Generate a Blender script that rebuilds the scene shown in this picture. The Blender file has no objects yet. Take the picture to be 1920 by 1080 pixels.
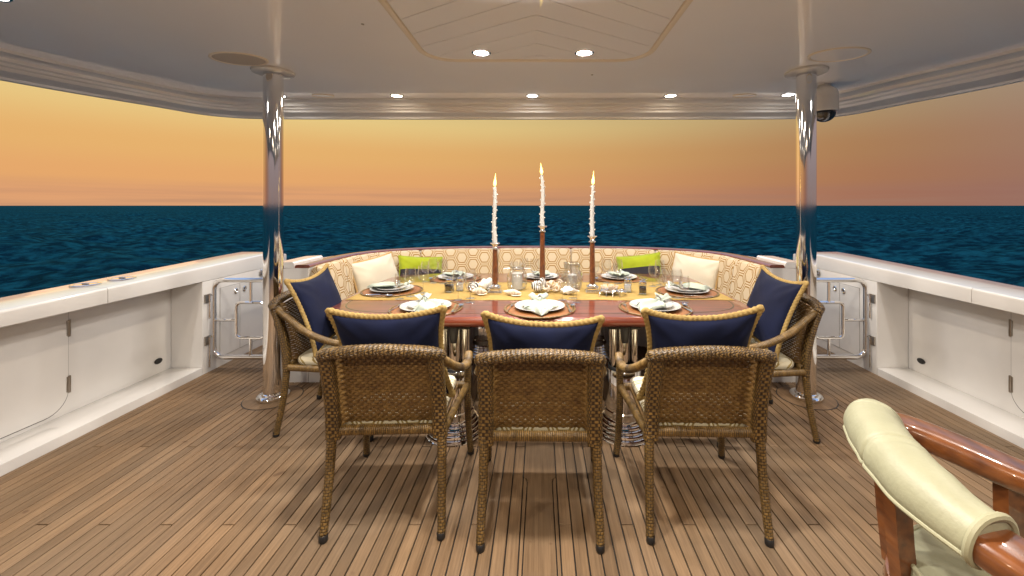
import bpy, bmesh, math, random
import numpy as np
from mathutils import Vector, Matrix
random.seed(7); RNG = np.random.RandomState(11)
R = math.radians; PI = math.pi
scene = bpy.context.scene
col = scene.collection

# ------------------------------------------------------------------ camera, world, sun, exposure
F_PX, U0, V0, CAM_H = 770.0, 1012.0, 385.0, 1.43      # lens in photo pixels, principal point, eye height
cam_d = bpy.data.cameras.new('camera'); cam = bpy.data.objects.new('camera', cam_d); col.objects.link(cam)
cam.location = (0, 0, CAM_H); cam.rotation_euler = (PI/2, 0, 0)
cam_d.sensor_width = 36; cam_d.lens = 36*F_PX/1920
cam_d.shift_x = -(U0-960)/1920; cam_d.shift_y = -(540-V0)/1920
cam_d.clip_start = 0.05; cam_d.clip_end = 20000
scene.camera = cam

world = bpy.data.worlds.new('World'); scene.world = world; world.use_nodes = True
def build_world():
    nt = world.node_tree; N = nt.nodes; L = nt.links; N.clear()
    out = N.new('ShaderNodeOutputWorld'); bg = N.new('ShaderNodeBackground')
    tc = N.new('ShaderNodeTexCoord'); sp = N.new('ShaderNodeSeparateXYZ')
    L.new(tc.outputs['Generated'], sp.inputs[0])
    # after-sunset sky: glow along the horizon, blue overhead
    rp = N.new('ShaderNodeValToRGB'); e = rp.color_ramp; e.interpolation = 'EASE'
    stops = [(0.0, (.35, .175, .130)), (.022, (.35, .172, .125)), (.055, (.375, .190, .112)), (.11, (.378, .214, .116)), (.20, (.385, .290, .178)),
             (.34, (.42, .46, .48)), (.55, (.46, .62, .95)), (1.0, (.34, .53, 1.0))]
    while len(e.elements) < len(stops): e.elements.new(.5)
    for el, (p, c) in zip(e.elements, stops): el.position = p; el.color = (*c, 1)
    L.new(sp.outputs['Z'], rp.inputs[0])
    # dusk side away from the sunset: dull blue-mauve
    rp2 = N.new('ShaderNodeValToRGB'); e2 = rp2.color_ramp; e2.interpolation = 'EASE'
    st2 = [(0.0, (.34, .29, .30)), (.15, (.40, .37, .41)), (.45, (.44, .54, .78)), (1.0, (.34, .53, 1.0))]
    while len(e2.elements) < len(st2): e2.elements.new(.5)
    for el, (p, c) in zip(e2.elements, st2): el.position = p; el.color = (*c, 1)
    L.new(sp.outputs['Z'], rp2.inputs[0])
    # how far a direction is turned towards the sunset (off the left quarter)
    dt = N.new('ShaderNodeVectorMath'); dt.operation = 'DOT_PRODUCT'; dt.inputs[1].default_value = (-.72, .69, 0)
    L.new(tc.outputs['Generated'], dt.inputs[0])
    mr = N.new('ShaderNodeMapRange'); mr.interpolation_type = 'SMOOTHSTEP'
    mr.inputs['From Min'].default_value = -.75; mr.inputs['From Max'].default_value = .15
    L.new(dt.outputs['Value'], mr.inputs['Value'])
    mx = N.new('ShaderNodeMix'); mx.data_type = 'RGBA'
    L.new(mr.outputs[0], mx.inputs['Factor']); L.new(rp2.outputs[0], mx.inputs['A']); L.new(rp.outputs[0], mx.inputs['B'])
    # glow: brighter and yellower towards the sunset
    gl = N.new('ShaderNodeMapRange'); gl.interpolation_type = 'SMOOTHSTEP'
    gl.inputs['From Min'].default_value = -.25; gl.inputs['From Max'].default_value = 1.15
    L.new(dt.outputs['Value'], gl.inputs['Value'])
    gc = N.new('ShaderNodeMix'); gc.data_type = 'RGBA'
    gc.inputs['A'].default_value = (.88, .77, .72, 1); gc.inputs['B'].default_value = (2.15, 2.12, 1.36, 1)
    L.new(gl.outputs[0], gc.inputs['Factor'])
    lo = N.new('ShaderNodeMapRange'); lo.inputs['From Min'].default_value = .18; lo.inputs['From Max'].default_value = .42
    lo.inputs['To Min'].default_value = 1; lo.inputs['To Max'].default_value = 0
    L.new(sp.outputs['Z'], lo.inputs['Value'])
    ml = N.new('ShaderNodeMix'); ml.data_type = 'RGBA'; ml.blend_type = 'MULTIPLY'
    L.new(lo.outputs[0], ml.inputs['Factor']); L.new(mx.outputs['Result'], ml.inputs['A']); L.new(gc.outputs['Result'], ml.inputs['B'])
    # thin cloud streaks low over the sea
    mp = N.new('ShaderNodeMapping'); mp.inputs['Scale'].default_value = (2.2, 2.2, 60)
    L.new(tc.outputs['Generated'], mp.inputs['Vector'])
    nz = N.new('ShaderNodeTexNoise'); nz.inputs['Scale'].default_value = 1.6; nz.inputs['Detail'].default_value = 4
    L.new(mp.outputs[0], nz.inputs['Vector'])
    band = N.new('ShaderNodeMapRange'); band.inputs['From Min'].default_value = .0; band.inputs['From Max'].default_value = .05
    band.inputs['To Min'].default_value = .45; band.inputs['To Max'].default_value = .0
    L.new(sp.outputs['Z'], band.inputs['Value'])
    nm = N.new('ShaderNodeMapRange'); nm.inputs['From Min'].default_value = .40; nm.inputs['From Max'].default_value = .62
    L.new(nz.outputs[0], nm.inputs['Value'])
    m2 = N.new('ShaderNodeMath'); m2.operation = 'MULTIPLY'; L.new(nm.outputs[0], m2.inputs[0]); L.new(band.outputs[0], m2.inputs[1])
    cl = N.new('ShaderNodeMix'); cl.data_type = 'RGBA'; cl.inputs['B'].default_value = (.36, .20, .14, 1)
    L.new(m2.outputs[0], cl.inputs['Factor']); L.new(ml.outputs['Result'], cl.inputs['A'])
    L.new(cl.outputs['Result'], bg.inputs['Color']); bg.inputs['Strength'].default_value = 1.0
    L.new(bg.outputs[0], out.inputs['Surface'])
build_world()
sun_d = bpy.data.lights.new('sun', 'SUN'); sun = bpy.data.objects.new('sun', sun_d); col.objects.link(sun)
sun_d.energy = 0.02; sun_d.angle = R(12); sun_d.color = (1, .62, .32)
sun.rotation_euler = Vector((.72, -.69, -.07)).to_track_quat('-Z', 'Y').to_euler()
scene.view_settings.view_transform = 'Standard'; scene.view_settings.look = 'None'
scene.view_settings.exposure = 0.0; scene.view_settings.gamma = 1.0
scene.render.engine = 'CYCLES'
cy = scene.cycles
cy.use_denoising = True; cy.max_bounces = 8; cy.glossy_bounces = 4; cy.diffuse_bounces = 4; cy.transparent_max_bounces = 16
cy.sample_clamp_indirect = 4; cy.caustics_reflective = False; cy.caustics_refractive = False
SPOT_W = 90.0

# ------------------------------------------------------------------ helpers
def at(u, v, z):
    """photo pixel -> point on the horizontal plane z"""
    y = F_PX*(CAM_H-z)/(v-V0)
    return Vector(((u-U0)*y/F_PX, y, z))
def tag(o, label=None, cat=None, group=None, kind=None):
    if label: o['label'] = label
    if cat: o['category'] = cat
    if group: o['group'] = group
    if kind: o['kind'] = kind
    return o
def empty(name, loc=(0, 0, 0), rz=0, label=None, cat=None, group=None):
    o = bpy.data.objects.new(name, None); col.objects.link(o); o.empty_display_size = .05
    o.location = loc; o.rotation_euler = (0, 0, rz); return tag(o, label, cat, group)
def link(name, me, parent=None, loc=(0, 0, 0), rot=(0, 0, 0)):
    o = bpy.data.objects.new(name, me); col.objects.link(o); o.parent = parent
    o.location = loc; o.rotation_euler = rot; return o
def dup(root, loc=None, rz=None, label=None, group=None, parent=None, rot=None):
    c = root.copy(); col.objects.link(c)
    if parent is not None: c.parent = parent
    if loc is not None: c.location = loc
    if rz is not None: c.rotation_euler = (0, 0, rz)
    if rot is not None: c.rotation_euler = rot
    if label: c['label'] = label
    if group: c['group'] = group
    for ch in [o for o in root.children]:
        dup(ch, parent=c)
    return c
class MB:
    """collects shapes for ONE mesh"""
    def __init__(s): s.v = []; s.f = []; s.uv = []; s.mi = []
    def add(s, vs, fs, m=0, uv=None):
        b = len(s.v); s.uv += uv if uv else [(0, 0)]*len(vs); s.v += [tuple(float(q) for q in p) for p in vs]
        for f in fs: s.f.append(tuple(i+b for i in f)); s.mi.append(m)
        return b
    def box(s, lo, hi, bev=0, m=0, mat4=None):
        bm = bmesh.new(); bmesh.ops.create_cube(bm, size=1)
        d = [hi[i]-lo[i] for i in range(3)]; c = [(hi[i]+lo[i])/2 for i in range(3)]
        for v in bm.verts: v.co = Vector((v.co.x*d[0]+c[0], v.co.y*d[1]+c[1], v.co.z*d[2]+c[2]))
        if bev > 0: bmesh.ops.bevel(bm, geom=bm.edges[:], offset=min(bev, min(d)*.49), segments=2, profile=.6, affect='EDGES')
        if mat4 is not None: bmesh.ops.transform(bm, matrix=mat4, verts=bm.verts)
        bm.verts.index_update(); bm.faces.ensure_lookup_table()
        s.add([v.co for v in bm.verts], [[v.index for v in f.verts] for f in bm.faces], m); bm.free(); return s
    def rings(s, rings, closed=False, caps=True, m=0, closed_ring=True, uv=None):
        n = len(rings[0]); vs = [p for r in rings for p in r]; fs = []
        k = len(rings)
        for i in range(k if closed else k-1):
            a = i*n; b = ((i+1) % k)*n
            for j in range(n if closed_ring else n-1):
                j2 = (j+1) % n; fs.append((a+j, a+j2, b+j2, b+j))
        if caps and not closed:
            fs.append(tuple(range(n-1, -1, -1))); fs.append(tuple((k-1)*n+j for j in range(n)))
        s.add(vs, fs, m, uv); return s
    def sweep(s, path, sec, up=(0, 0, 1), closed=False, caps=True, m=0, n=10):
        """sec: radius | (rx, ry) | fn(i, t, dist, phi) -> (a, b) in the side/up frame"""
        P = [Vector(p) for p in path]; k = len(P); up = Vector(up); rings = []; dist = 0
        prev_side = None; uv = []
        for i in range(k):
            if closed: t = P[(i+1) % k]-P[i-1]
            else: t = P[min(i+1, k-1)]-P[max(i-1, 0)]
            t = t.normalized() if t.length > 1e-9 else Vector((0, 0, 1))
            side = t.cross(up)
            if side.length < 1e-3: side = t.cross(Vector((0, 1, 0)) if prev_side is None else prev_side.cross(t))
            if prev_side is not None and side.dot(prev_side) < 0: side = -side
            side.normalize(); prev_side = side; u2 = side.cross(t).normalized()
            if i: dist += (P[i]-P[i-1]).length
            ring = []
            for j in range(n):
                ph = 2*PI*j/n
                if callable(sec): a, b = sec(i, i/max(1, k-1), dist, ph)
                elif isinstance(sec, (tuple, list)): a, b = sec[0]*math.cos(ph), sec[1]*math.sin(ph)
                else: a, b = sec*math.cos(ph), sec*math.sin(ph)
                ring.append(P[i]+side*a+u2*b); uv.append((.02*abs(ph-PI), dist))
            rings.append(ring)
        return s.rings(rings, closed, caps, m, uv=uv)
    def lathe(s, prof, n=24, c=(0, 0, 0), m=0, sx=1, sy=1):
        rings = [[(c[0]+r*math.cos(2*PI*j/n)*sx, c[1]+r*math.sin(2*PI*j/n)*sy, c[2]+z) for j in range(n)] for r, z in prof]
        return s.rings(rings, False, False, m)
    def disc(s, r, z, c=(0, 0), n=24, m=0, flip=False):
        vs = [(c[0]+r*math.cos(2*PI*j/n), c[1]+r*math.sin(2*PI*j/n), z) for j in range(n)]
        s.add(vs, [tuple(range(n)) if not flip else tuple(range(n-1, -1, -1))], m); return s
    def prism(s, poly, z0, z1, m=0, bev=0):
        n = len(poly)
        if bev:
            cx = sum(p[0] for p in poly)/n; cyy = sum(p[1] for p in poly)/n
            rs = [[(x, y, z0) for x, y in poly], [(x, y, z1-bev) for x, y in poly], [(x+(cx-x)*bev/max(.02, abs(cx-x)+abs(cyy-y)), y+(cyy-y)*bev/max(.02, abs(cx-x)+abs(cyy-y)), z1) for x, y in poly]]
        else: rs = [[(x, y, z0) for x, y in poly], [(x, y, z1) for x, y in poly]]
        return s.rings(rs, False, True, m)
    def mesh(s, name, mats, smooth=True, uvs=None, sharp=35):
        me = bpy.data.meshes.new(name); me.from_pydata(s.v, [], s.f)
        if not isinstance(mats, (list, tuple)): mats = [mats]
        for m in mats: me.materials.append(m)
        if len(mats) > 1:
            for p, i in zip(me.polygons, s.mi): p.material_index = i
        if uvs == 'auto': uvs = s.uv
        if uvs is not None:
            ul = me.uv_layers.new(name='UVMap')
            for lp in me.loops: ul.data[lp.index].uv = uvs[lp.vertex_index]
        bm = bmesh.new(); bm.from_mesh(me); bmesh.ops.recalc_face_normals(bm, faces=bm.faces); bm.to_mesh(me); bm.free()
        if smooth:
            me.polygons.foreach_set('use_smooth', [True]*len(me.polygons))
            me.set_sharp_from_angle(angle=R(sharp))
        me.update(); return me
    def build(s, name, mats, parent=None, loc=(0, 0, 0), rot=(0, 0, 0), smooth=True, uvs=None, sharp=35):
        return link(name, s.mesh(name, mats, smooth, uvs, sharp), parent, loc, rot)
def smooth_path(pts, k=8, closed=False):
    """Catmull-Rom through the points"""
    P = [np.array(p, float) for p in pts]; n = len(P); out = []
    for i in range(n if closed else n-1):
        if closed: p0, p1, p2, p3 = P[i-1], P[i], P[(i+1) % n], P[(i+2) % n]
        else: p0, p1, p2, p3 = P[max(i-1, 0)], P[i], P[i+1], P[min(i+2, n-1)]
        for j in range(k):
            t = j/k
            out.append(.5*((2*p1)+(-p0+p2)*t+(2*p0-5*p1+4*p2-p3)*t*t+(-p0+3*p1-3*p2+p3)*t**3))
    if not closed: out.append(P[-1])
    return [tuple(p) for p in out]
def resample(path, step, closed=False):
    P = [np.array(p, float) for p in path]
    if closed: P.append(P[0])
    d = [0]
    for a, b in zip(P, P[1:]): d.append(d[-1]+np.linalg.norm(b-a))
    n = max(2, int(d[-1]/step)); A = np.array(P)
    ts = np.linspace(0, d[-1], n+1)
    o = [tuple(np.interp(t, d, A[:, c]) for c in range(A.shape[1])) for t in ts]
    return o[:-1] if closed else o
def round_rect(x0, x1, y0, y1, r, k=6):
    o = []
    for cx, cyy, a0 in ((x1-r, y1-r, 0), (x0+r, y1-r, 90), (x0+r, y0+r, 180), (x1-r, y0+r, 270)):
        for i in range(k+1):
            a = R(a0+90*i/k); o.append((cx+r*math.cos(a), cyy+r*math.sin(a)))
    return o
def sstep(x): x = max(0, min(1, x)); return x*x*(3-2*x)

# ------------------------------------------------------------------ materials
def mat(name, base, rough=.5, metal=0, coat=0, coat_rough=.05, spec=.5, sheen=0, var=0, var_scale=6, stretch=(1, 1, 1), dark=None, bump=0, bump_scale=80,
        rnd=0, coord='Object', detail=4):
    m = bpy.data.materials.new(name); m.use_nodes = True; nt = m.node_tree; N = nt.nodes; L = nt.links
    b = N['Principled BSDF']
    b.inputs['Base Color'].default_value = (*base, 1); b.inputs['Roughness'].default_value = rough; b.inputs['Metallic'].default_value = metal
    b.inputs['Coat Weight'].default_value = coat; b.inputs['Coat Roughness'].default_value = coat_rough; b.inputs['Specular IOR Level'].default_value = spec
    if sheen: b.inputs['Sheen Weight'].default_value = sheen
    tc = N.new('ShaderNodeTexCoord'); mp = N.new('ShaderNodeMapping'); mp.inputs['Scale'].default_value = stretch
    if coord == 'World':
        g = N.new('ShaderNodeNewGeometry'); L.new(g.outputs['Position'], mp.inputs['Vector'])
    else: L.new(tc.outputs[coord], mp.inputs['Vector'])
    cur = None
    if var:
        nz = N.new('ShaderNodeTexNoise'); nz.inputs['Scale'].default_value = var_scale; nz.inputs['Detail'].default_value = detail
        L.new(mp.outputs[0], nz.inputs['Vector'])
        mr = N.new('ShaderNodeMapRange'); mr.inputs['From Min'].default_value = .3; mr.inputs['From Max'].default_value = .7
        L.new(nz.outputs[0], mr.inputs['Value'])
        mx = N.new('ShaderNodeMix'); mx.data_type = 'RGBA'
        d = dark if dark else tuple(c*(1-var) for c in base)
        mx.inputs['A'].default_value = (*d, 1); mx.inputs['B'].default_value = (*base, 1)
        L.new(mr.outputs[0], mx.inputs['Factor']); cur = mx.outputs['Result']
    if rnd:
        oi = N.new('ShaderNodeObjectInfo'); mr2 = N.new('ShaderNodeMapRange')
        mr2.inputs['To Min'].default_value = 1-rnd; mr2.inputs['To Max'].default_value = 1+rnd
        L.new(oi.outputs['Random'], mr2.inputs['Value'])
        vm = N.new('ShaderNodeMix'); vm.data_type = 'RGBA'; vm.blend_type = 'MULTIPLY'; vm.inputs['Factor'].default_value = 1
        if cur: L.new(cur, vm.inputs['A'])
        else: vm.inputs['A'].default_value = (*base, 1)
        L.new(mr2.outputs[0], vm.inputs['B']); cur = vm.outputs['Result']
    if cur: L.new(cur, b.inputs['Base Color'])
    if bump:
        n2 = N.new('ShaderNodeTexNoise'); n2.inputs['Scale'].default_value = bump_scale; n2.inputs['Detail'].default_value = 3
        L.new(mp.outputs[0], n2.inputs['Vector'])
        bp = N.new('ShaderNodeBump'); bp.inputs['Strength'].default_value = bump; bp.inputs['Distance'].default_value = .004
        L.new(n2.outputs[0], bp.inputs['Height']); L.new(bp.outputs[0], b.inputs['Normal'])
    return m
def emit(name, c, s):
    m = bpy.data.materials.new(name); m.use_nodes = True; b = m.node_tree.nodes['Principled BSDF']
    b.inputs['Base Color'].default_value = (*c, 1); b.inputs['Emission Color'].default_value = (*c, 1); b.inputs['Emission Strength'].default_value = s
    return m
def thin_glass(name, tint=(1, 1, 1), refl=1.0):
    m = bpy.data.materials.new(name); m.use_nodes = True; nt = m.node_tree; N = nt.nodes; L = nt.links; N.clear()
    o = N.new('ShaderNodeOutputMaterial'); t = N.new('ShaderNodeBsdfTransparent'); g = N.new('ShaderNodeBsdfGlossy')
    t.inputs['Color'].default_value = (*tint, 1); g.inputs['Roughness'].default_value = .06
    fr = N.new('ShaderNodeLayerWeight'); fr.inputs['Blend'].default_value = .5
    pw = N.new('ShaderNodeMath'); pw.operation = 'POWER'; pw.inputs[1].default_value = 2.2; L.new(fr.outputs['Facing'], pw.inputs[0])
    ml = N.new('ShaderNodeMath'); ml.operation = 'MULTIPLY_ADD'; ml.inputs[1].default_value = refl*1.0; ml.inputs[2].default_value = .10*refl; ml.use_clamp = True
    mx = N.new('ShaderNodeMixShader')
    L.new(pw.outputs[0], ml.inputs[0]); L.new(ml.outputs[0], mx.inputs[0]); L.new(t.outputs[0], mx.inputs[1]); L.new(g.outputs[0], mx.inputs[2]); L.new(mx.outputs[0], o.inputs[0])
    return m
def hex_fabric(name, ground, line, scale):
    """cream cloth with gold rings of hexagons, drawn from the UVs (metres)"""
    m = bpy.data.materials.new(name); m.use_nodes = True; nt = m.node_tree; N = nt.nodes; L = nt.links
    b = N['Principled BSDF']; b.inputs['Roughness'].default_value = .85; b.inputs['Specular IOR Level'].default_value = .2; b.inputs['Sheen Weight'].default_value = .15
    tc = N.new('ShaderNodeTexCoord')
    def vm(op, a, bb=None):
        n = N.new('ShaderNodeVectorMath'); n.operation = op
        for i, x in enumerate((a, bb)):
            if x is None: continue
            if isinstance(x, tuple): n.inputs[i].default_value = x
            else: L.new(x, n.inputs[i])
        return n
    def ma(op, a, bb=None, cc=None):
        n = N.new('ShaderNodeMath'); n.operation = op
        for i, x in enumerate((a, bb, cc)):
            if x is None: continue
            if isinstance(x, (int, float)): n.inputs[i].default_value = x
            else: L.new(x, n.inputs[i])
        return n.outputs[0]
    s3 = 1.7320508
    p = vm('MULTIPLY', tc.outputs['UV'], (1/scale, 1/scale, 0)).outputs[0]
    def cell(vec):
        w = N.new('ShaderNodeVectorMath'); w.operation = 'WRAP'; L.new(vec, w.inputs[0])
        w.inputs[1].default_value = (s3/2, .5, 1); w.inputs[2].default_value = (-s3/2, -.5, -1); return w.outputs[0]
    a = cell(p); c = cell(vm('ADD', p, (s3/2, .5, 0)).outputs[0])
    da = vm('DOT_PRODUCT', a, a).outputs['Value']; dc = vm('DOT_PRODUCT', c, c).outputs['Value']
    sel = ma('LESS_THAN', da, dc)
    mx = N.new('ShaderNodeMix'); mx.data_type = 'VECTOR'; L.new(sel, mx.inputs['Factor']); L.new(c, mx.inputs['A']); L.new(a, mx.inputs['B'])
    ab = vm('ABSOLUTE', mx.outputs['Result']).outputs[0]
    sp = N.new('ShaderNodeSeparateXYZ'); L.new(ab, sp.inputs[0])
    d = ma('MAXIMUM', sp.outputs[1], ma('ADD', ma('MULTIPLY', sp.outputs[1], .5), ma('MULTIPLY', sp.outputs[0], .8660254)))
    r1 = ma('LESS_THAN', ma('ABSOLUTE', ma('SUBTRACT', d, .360)), .038)
    r2 = ma('GREATER_THAN', d, .470)
    # small rings where the cells meet
    ln = ma('MAXIMUM', r1, r2)
    cm = N.new('ShaderNodeMix'); cm.data_type = 'RGBA'; cm.inputs['A'].default_value = (*ground, 1); cm.inputs['B'].default_value = (*line, 1)
    L.new(ln, cm.inputs['Factor'])
    # alternate cells a little darker inside
    ins = ma('LESS_THAN', d, .32); 
    c2 = N.new('ShaderNodeMix'); c2.data_type = 'RGBA'; c2.blend_type = 'MULTIPLY'; L.new(ma('MULTIPLY', ins, .55), c2.inputs['Factor'])
    L.new(cm.outputs['Result'], c2.inputs['A']); c2.inputs['B'].default_value = (.82, .78, .72, 1)
    L.new(c2.outputs['Result'], b.inputs['Base Color'])
    nz = N.new('ShaderNodeTexNoise'); nz.inputs['Scale'].default_value = 500; L.new(tc.outputs['UV'], nz.inputs['Vector'])
    bp = N.new('ShaderNodeBump'); bp.inputs['Strength'].default_value = .3; bp.inputs['Distance'].default_value = .002
    L.new(nz.outputs[0], bp.inputs['Height']); L.new(bp.outputs[0], b.inputs['Normal'])
    return m
def woven(name, base, dark, bw, bh):
    m = bpy.data.materials.new(name); m.use_nodes = True; nt = m.node_tree; N = nt.nodes; L = nt.links
    b = N['Principled BSDF']; b.inputs['Roughness'].default_value = .42; b.inputs['Coat Weight'].default_value = .12; b.inputs['Coat Roughness'].default_value = .3
    tc = N.new('ShaderNodeTexCoord'); br = N.new('ShaderNodeTexBrick'); L.new(tc.outputs['UV'], br.inputs['Vector'])
    br.inputs['Scale'].default_value = 1; br.inputs['Brick Width'].default_value = bw; br.inputs['Row Height'].default_value = bh
    br.inputs['Mortar Size'].default_value = bh*.16; br.inputs['Mortar Smooth'].default_value = .6; br.inputs['Bias'].default_value = 0
    br.inputs['Color1'].default_value = (*base, 1); br.inputs['Color2'].default_value = (*[c*.68 for c in base], 1); br.inputs['Mortar'].default_value = (*dark, 1)
    nz = N.new('ShaderNodeTexNoise'); nz.inputs['Scale'].default_value = 35; L.new(tc.outputs['Object'], nz.inputs['Vector'])
    mr = N.new('ShaderNodeMapRange'); mr.inputs['From Min'].default_value = .3; mr.inputs['From Max'].default_value = .7; mr.inputs['To Min'].default_value = .65; mr.inputs['To Max'].default_value = 1.2; L.new(nz.outputs[0], mr.inputs['Value'])
    mx = N.new('ShaderNodeMix'); mx.data_type = 'RGBA'; mx.blend_type = 'MULTIPLY'; mx.inputs['Factor'].default_value = 1
    L.new(br.outputs['Color'], mx.inputs['A']); L.new(mr.outputs[0], mx.inputs['B']); L.new(mx.outputs['Result'], b.inputs['Base Color'])
    bp = N.new('ShaderNodeBump'); bp.invert = True; bp.inputs['Strength'].default_value = .9; bp.inputs['Distance'].default_value = .003
    L.new(br.outputs['Fac'], bp.inputs['Height']); L.new(bp.outputs[0], b.inputs['Normal'])
    return m
def teak_mat():
    m = bpy.data.materials.new('teak_deck'); m.use_nodes = True; nt = m.node_tree; N = nt.nodes; L = nt.links
    b = N['Principled BSDF']; b.inputs['Roughness'].default_value = .62; b.inputs['Specular IOR Level'].default_value = .3
    g = N.new('ShaderNodeNewGeometry'); oi = N.new('ShaderNodeObjectInfo')
    off = N.new('ShaderNodeVectorMath'); off.operation = 'MULTIPLY_ADD'; off.inputs[1].default_value = (13, 37, 5)
    L.new(oi.outputs['Random'], off.inputs[0]); L.new(g.outputs['Position'], off.inputs[2])
    mp = N.new('ShaderNodeMapping'); mp.inputs['Scale'].default_value = (70, 2.2, 10); L.new(off.outputs[0], mp.inputs['Vector'])
    n1 = N.new('ShaderNodeTexNoise'); n1.inputs['Scale'].default_value = 1.5; n1.inputs['Detail'].default_value = 6; n1.inputs['Roughness'].default_value = .65
    L.new(mp.outputs[0], n1.inputs['Vector'])
    r1 = N.new('ShaderNodeValToRGB'); e = r1.color_ramp
    e.elements[0].position = .28; e.elements[0].color = (.125, .074, .037, 1); e.elements[1].position = .72; e.elements[1].color = (.265, .166, .088, 1)
    L.new(n1.outputs[0], r1.inputs[0])
    # weathering in big patches and per plank
    n2 = N.new('ShaderNodeTexNoise'); n2.inputs['Scale'].default_value = 1.3; n2.inputs['Detail'].default_value = 4; L.new(g.outputs['Position'], n2.inputs['Vector'])
    pm = N.new('ShaderNodeMapRange'); pm.inputs['From Min'].default_value = .38; pm.inputs['From Max'].default_value = .66; pm.inputs['To Max'].default_value = .5
    L.new(n2.outputs[0], pm.inputs['Value'])
    gm = N.new('ShaderNodeMix'); gm.data_type = 'RGBA'; gm.inputs['B'].default_value = (.180, .140, .098, 1)
    L.new(pm.outputs[0], gm.inputs['Factor']); L.new(r1.outputs[0], gm.inputs['A'])
    mr = N.new('ShaderNodeMapRange'); mr.inputs['To Min'].default_value = .80; mr.inputs['To Max'].default_value = 1.16; L.new(oi.outputs['Random'], mr.inputs['Value'])
    ml = N.new('ShaderNodeMix'); ml.data_type = 'RGBA'; ml.blend_type = 'MULTIPLY'; ml.inputs['Factor'].default_value = 1
    L.new(gm.outputs['Result'], ml.inputs['A']); L.new(mr.outputs[0], ml.inputs['B'])
    # spilled spots
    n3 = N.new('ShaderNodeTexNoise'); n3.inputs['Scale'].default_value = 9; n3.inputs['Detail'].default_value = 2; L.new(g.outputs['Position'], n3.inputs['Vector'])
    sm = N.new('ShaderNodeMapRange'); sm.inputs['From Min'].default_value = .72; sm.inputs['From Max'].default_value = .76; sm.inputs['To Max'].default_value = .55
    L.new(n3.outputs[0], sm.inputs['Value'])
    st = N.new('ShaderNodeMix'); st.data_type = 'RGBA'; st.inputs['B'].default_value = (.07, .03, .015, 1)
    L.new(sm.outputs[0], st.inputs['Factor']); L.new(ml.outputs['Result'], st.inputs['A'])
    L.new(st.outputs['Result'], b.inputs['Base Color'])
    bp = N.new('ShaderNodeBump'); bp.inputs['Strength'].default_value = .25; bp.inputs['Distance'].default_value = .002
    L.new(n1.outputs[0], bp.inputs['Height']); L.new(bp.outputs[0], b.inputs['Normal'])
    rr = N.new('ShaderNodeMapRange'); rr.inputs['To Min'].default_value = .5; rr.inputs['To Max'].default_value = .75; L.new(n2.outputs[0], rr.inputs['Value']); L.new(rr.outputs[0], b.inputs['Roughness'])
    return m
def sea_mat():
    m = bpy.data.materials.new('sea_water'); m.use_nodes = True; nt = m.node_tree; N = nt.nodes; L = nt.links; N.clear()
    o = N.new('ShaderNodeOutputMaterial'); df = N.new('ShaderNodeBsdfDiffuse'); gl = N.new('ShaderNodeBsdfGlossy'); mx = N.new('ShaderNodeMixShader')
    g = N.new('ShaderNodeNewGeometry')
    mp = N.new('ShaderNodeMapping'); mp.inputs['Scale'].default_value = (.55, 1.0, 1); L.new(g.outputs['Position'], mp.inputs['Vector'])
    n1 = N.new('ShaderNodeTexNoise'); n1.inputs['Scale'].default_value = 1.5; n1.inputs['Detail'].default_value = 8; n1.inputs['Roughness'].default_value = .6; L.new(mp.outputs[0], n1.inputs['Vector'])
    n2 = N.new('ShaderNodeTexNoise'); n2.inputs['Scale'].default_value = .16; n2.inputs['Detail'].default_value = 6; L.new(mp.outputs[0], n2.inputs['Vector'])
    ad = N.new('ShaderNodeMath'); ad.operation = 'MULTIPLY_ADD'; ad.inputs[1].default_value = 3.0; L.new(n2.outputs[0], ad.inputs[0]); L.new(n1.outputs[0], ad.inputs[2])
    bp = N.new('ShaderNodeBump'); bp.inputs['Strength'].default_value = 1; bp.inputs['Distance'].default_value = .55
    L.new(ad.outputs[0], bp.inputs['Height'])
    L.new(bp.outputs[0], df.inputs['Normal']); L.new(bp.outputs[0], gl.inputs['Normal'])
    rp = N.new('ShaderNodeValToRGB'); e = rp.color_ramp; e.elements[0].position = .42; e.elements[0].color = (.0006, .013, .020, 1); e.elements[1].position = .62; e.elements[1].color = (.010, .104, .112, 1)
    n3 = N.new('ShaderNodeTexNoise'); n3.inputs['Scale'].default_value = .035; n3.inputs['Detail'].default_value = 5; L.new(mp.outputs[0], n3.inputs['Vector'])
    pr = N.new('ShaderNodeMapRange'); pr.inputs['From Min'].default_value = .33; pr.inputs['From Max'].default_value = .67; pr.inputs['To Min'].default_value = .85; pr.inputs['To Max'].default_value = 1.30; L.new(n3.outputs[0], pr.inputs['Value'])
    pm = N.new('ShaderNodeMix'); pm.data_type = 'RGBA'; pm.blend_type = 'MULTIPLY'; pm.inputs['Factor'].default_value = 1
    L.new(n1.outputs[0], rp.inputs[0]); L.new(rp.outputs[0], pm.inputs['A']); L.new(pr.outputs[0], pm.inputs['B']); L.new(pm.outputs['Result'], df.inputs['Color'])
    gl.inputs['Color'].default_value = (.15, .65, .85, 1); gl.inputs['Roughness'].default_value = .25
    mx.inputs[0].default_value = .045
    L.new(df.outputs[0], mx.inputs[1]); L.new(gl.outputs[0], mx.inputs[2]); L.new(mx.outputs[0], o.inputs[0])
    return m
M = {}
M['teak'] = teak_mat()
M['caulk'] = mat('caulk', (.008, .008, .008), .6)
M['gel'] = mat('white_gelcoat', (.73, .715, .69), .35, coat=1, coat_rough=.035, var=.10, var_scale=2.5, detail=8, bump=.02, bump_scale=5)
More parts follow.
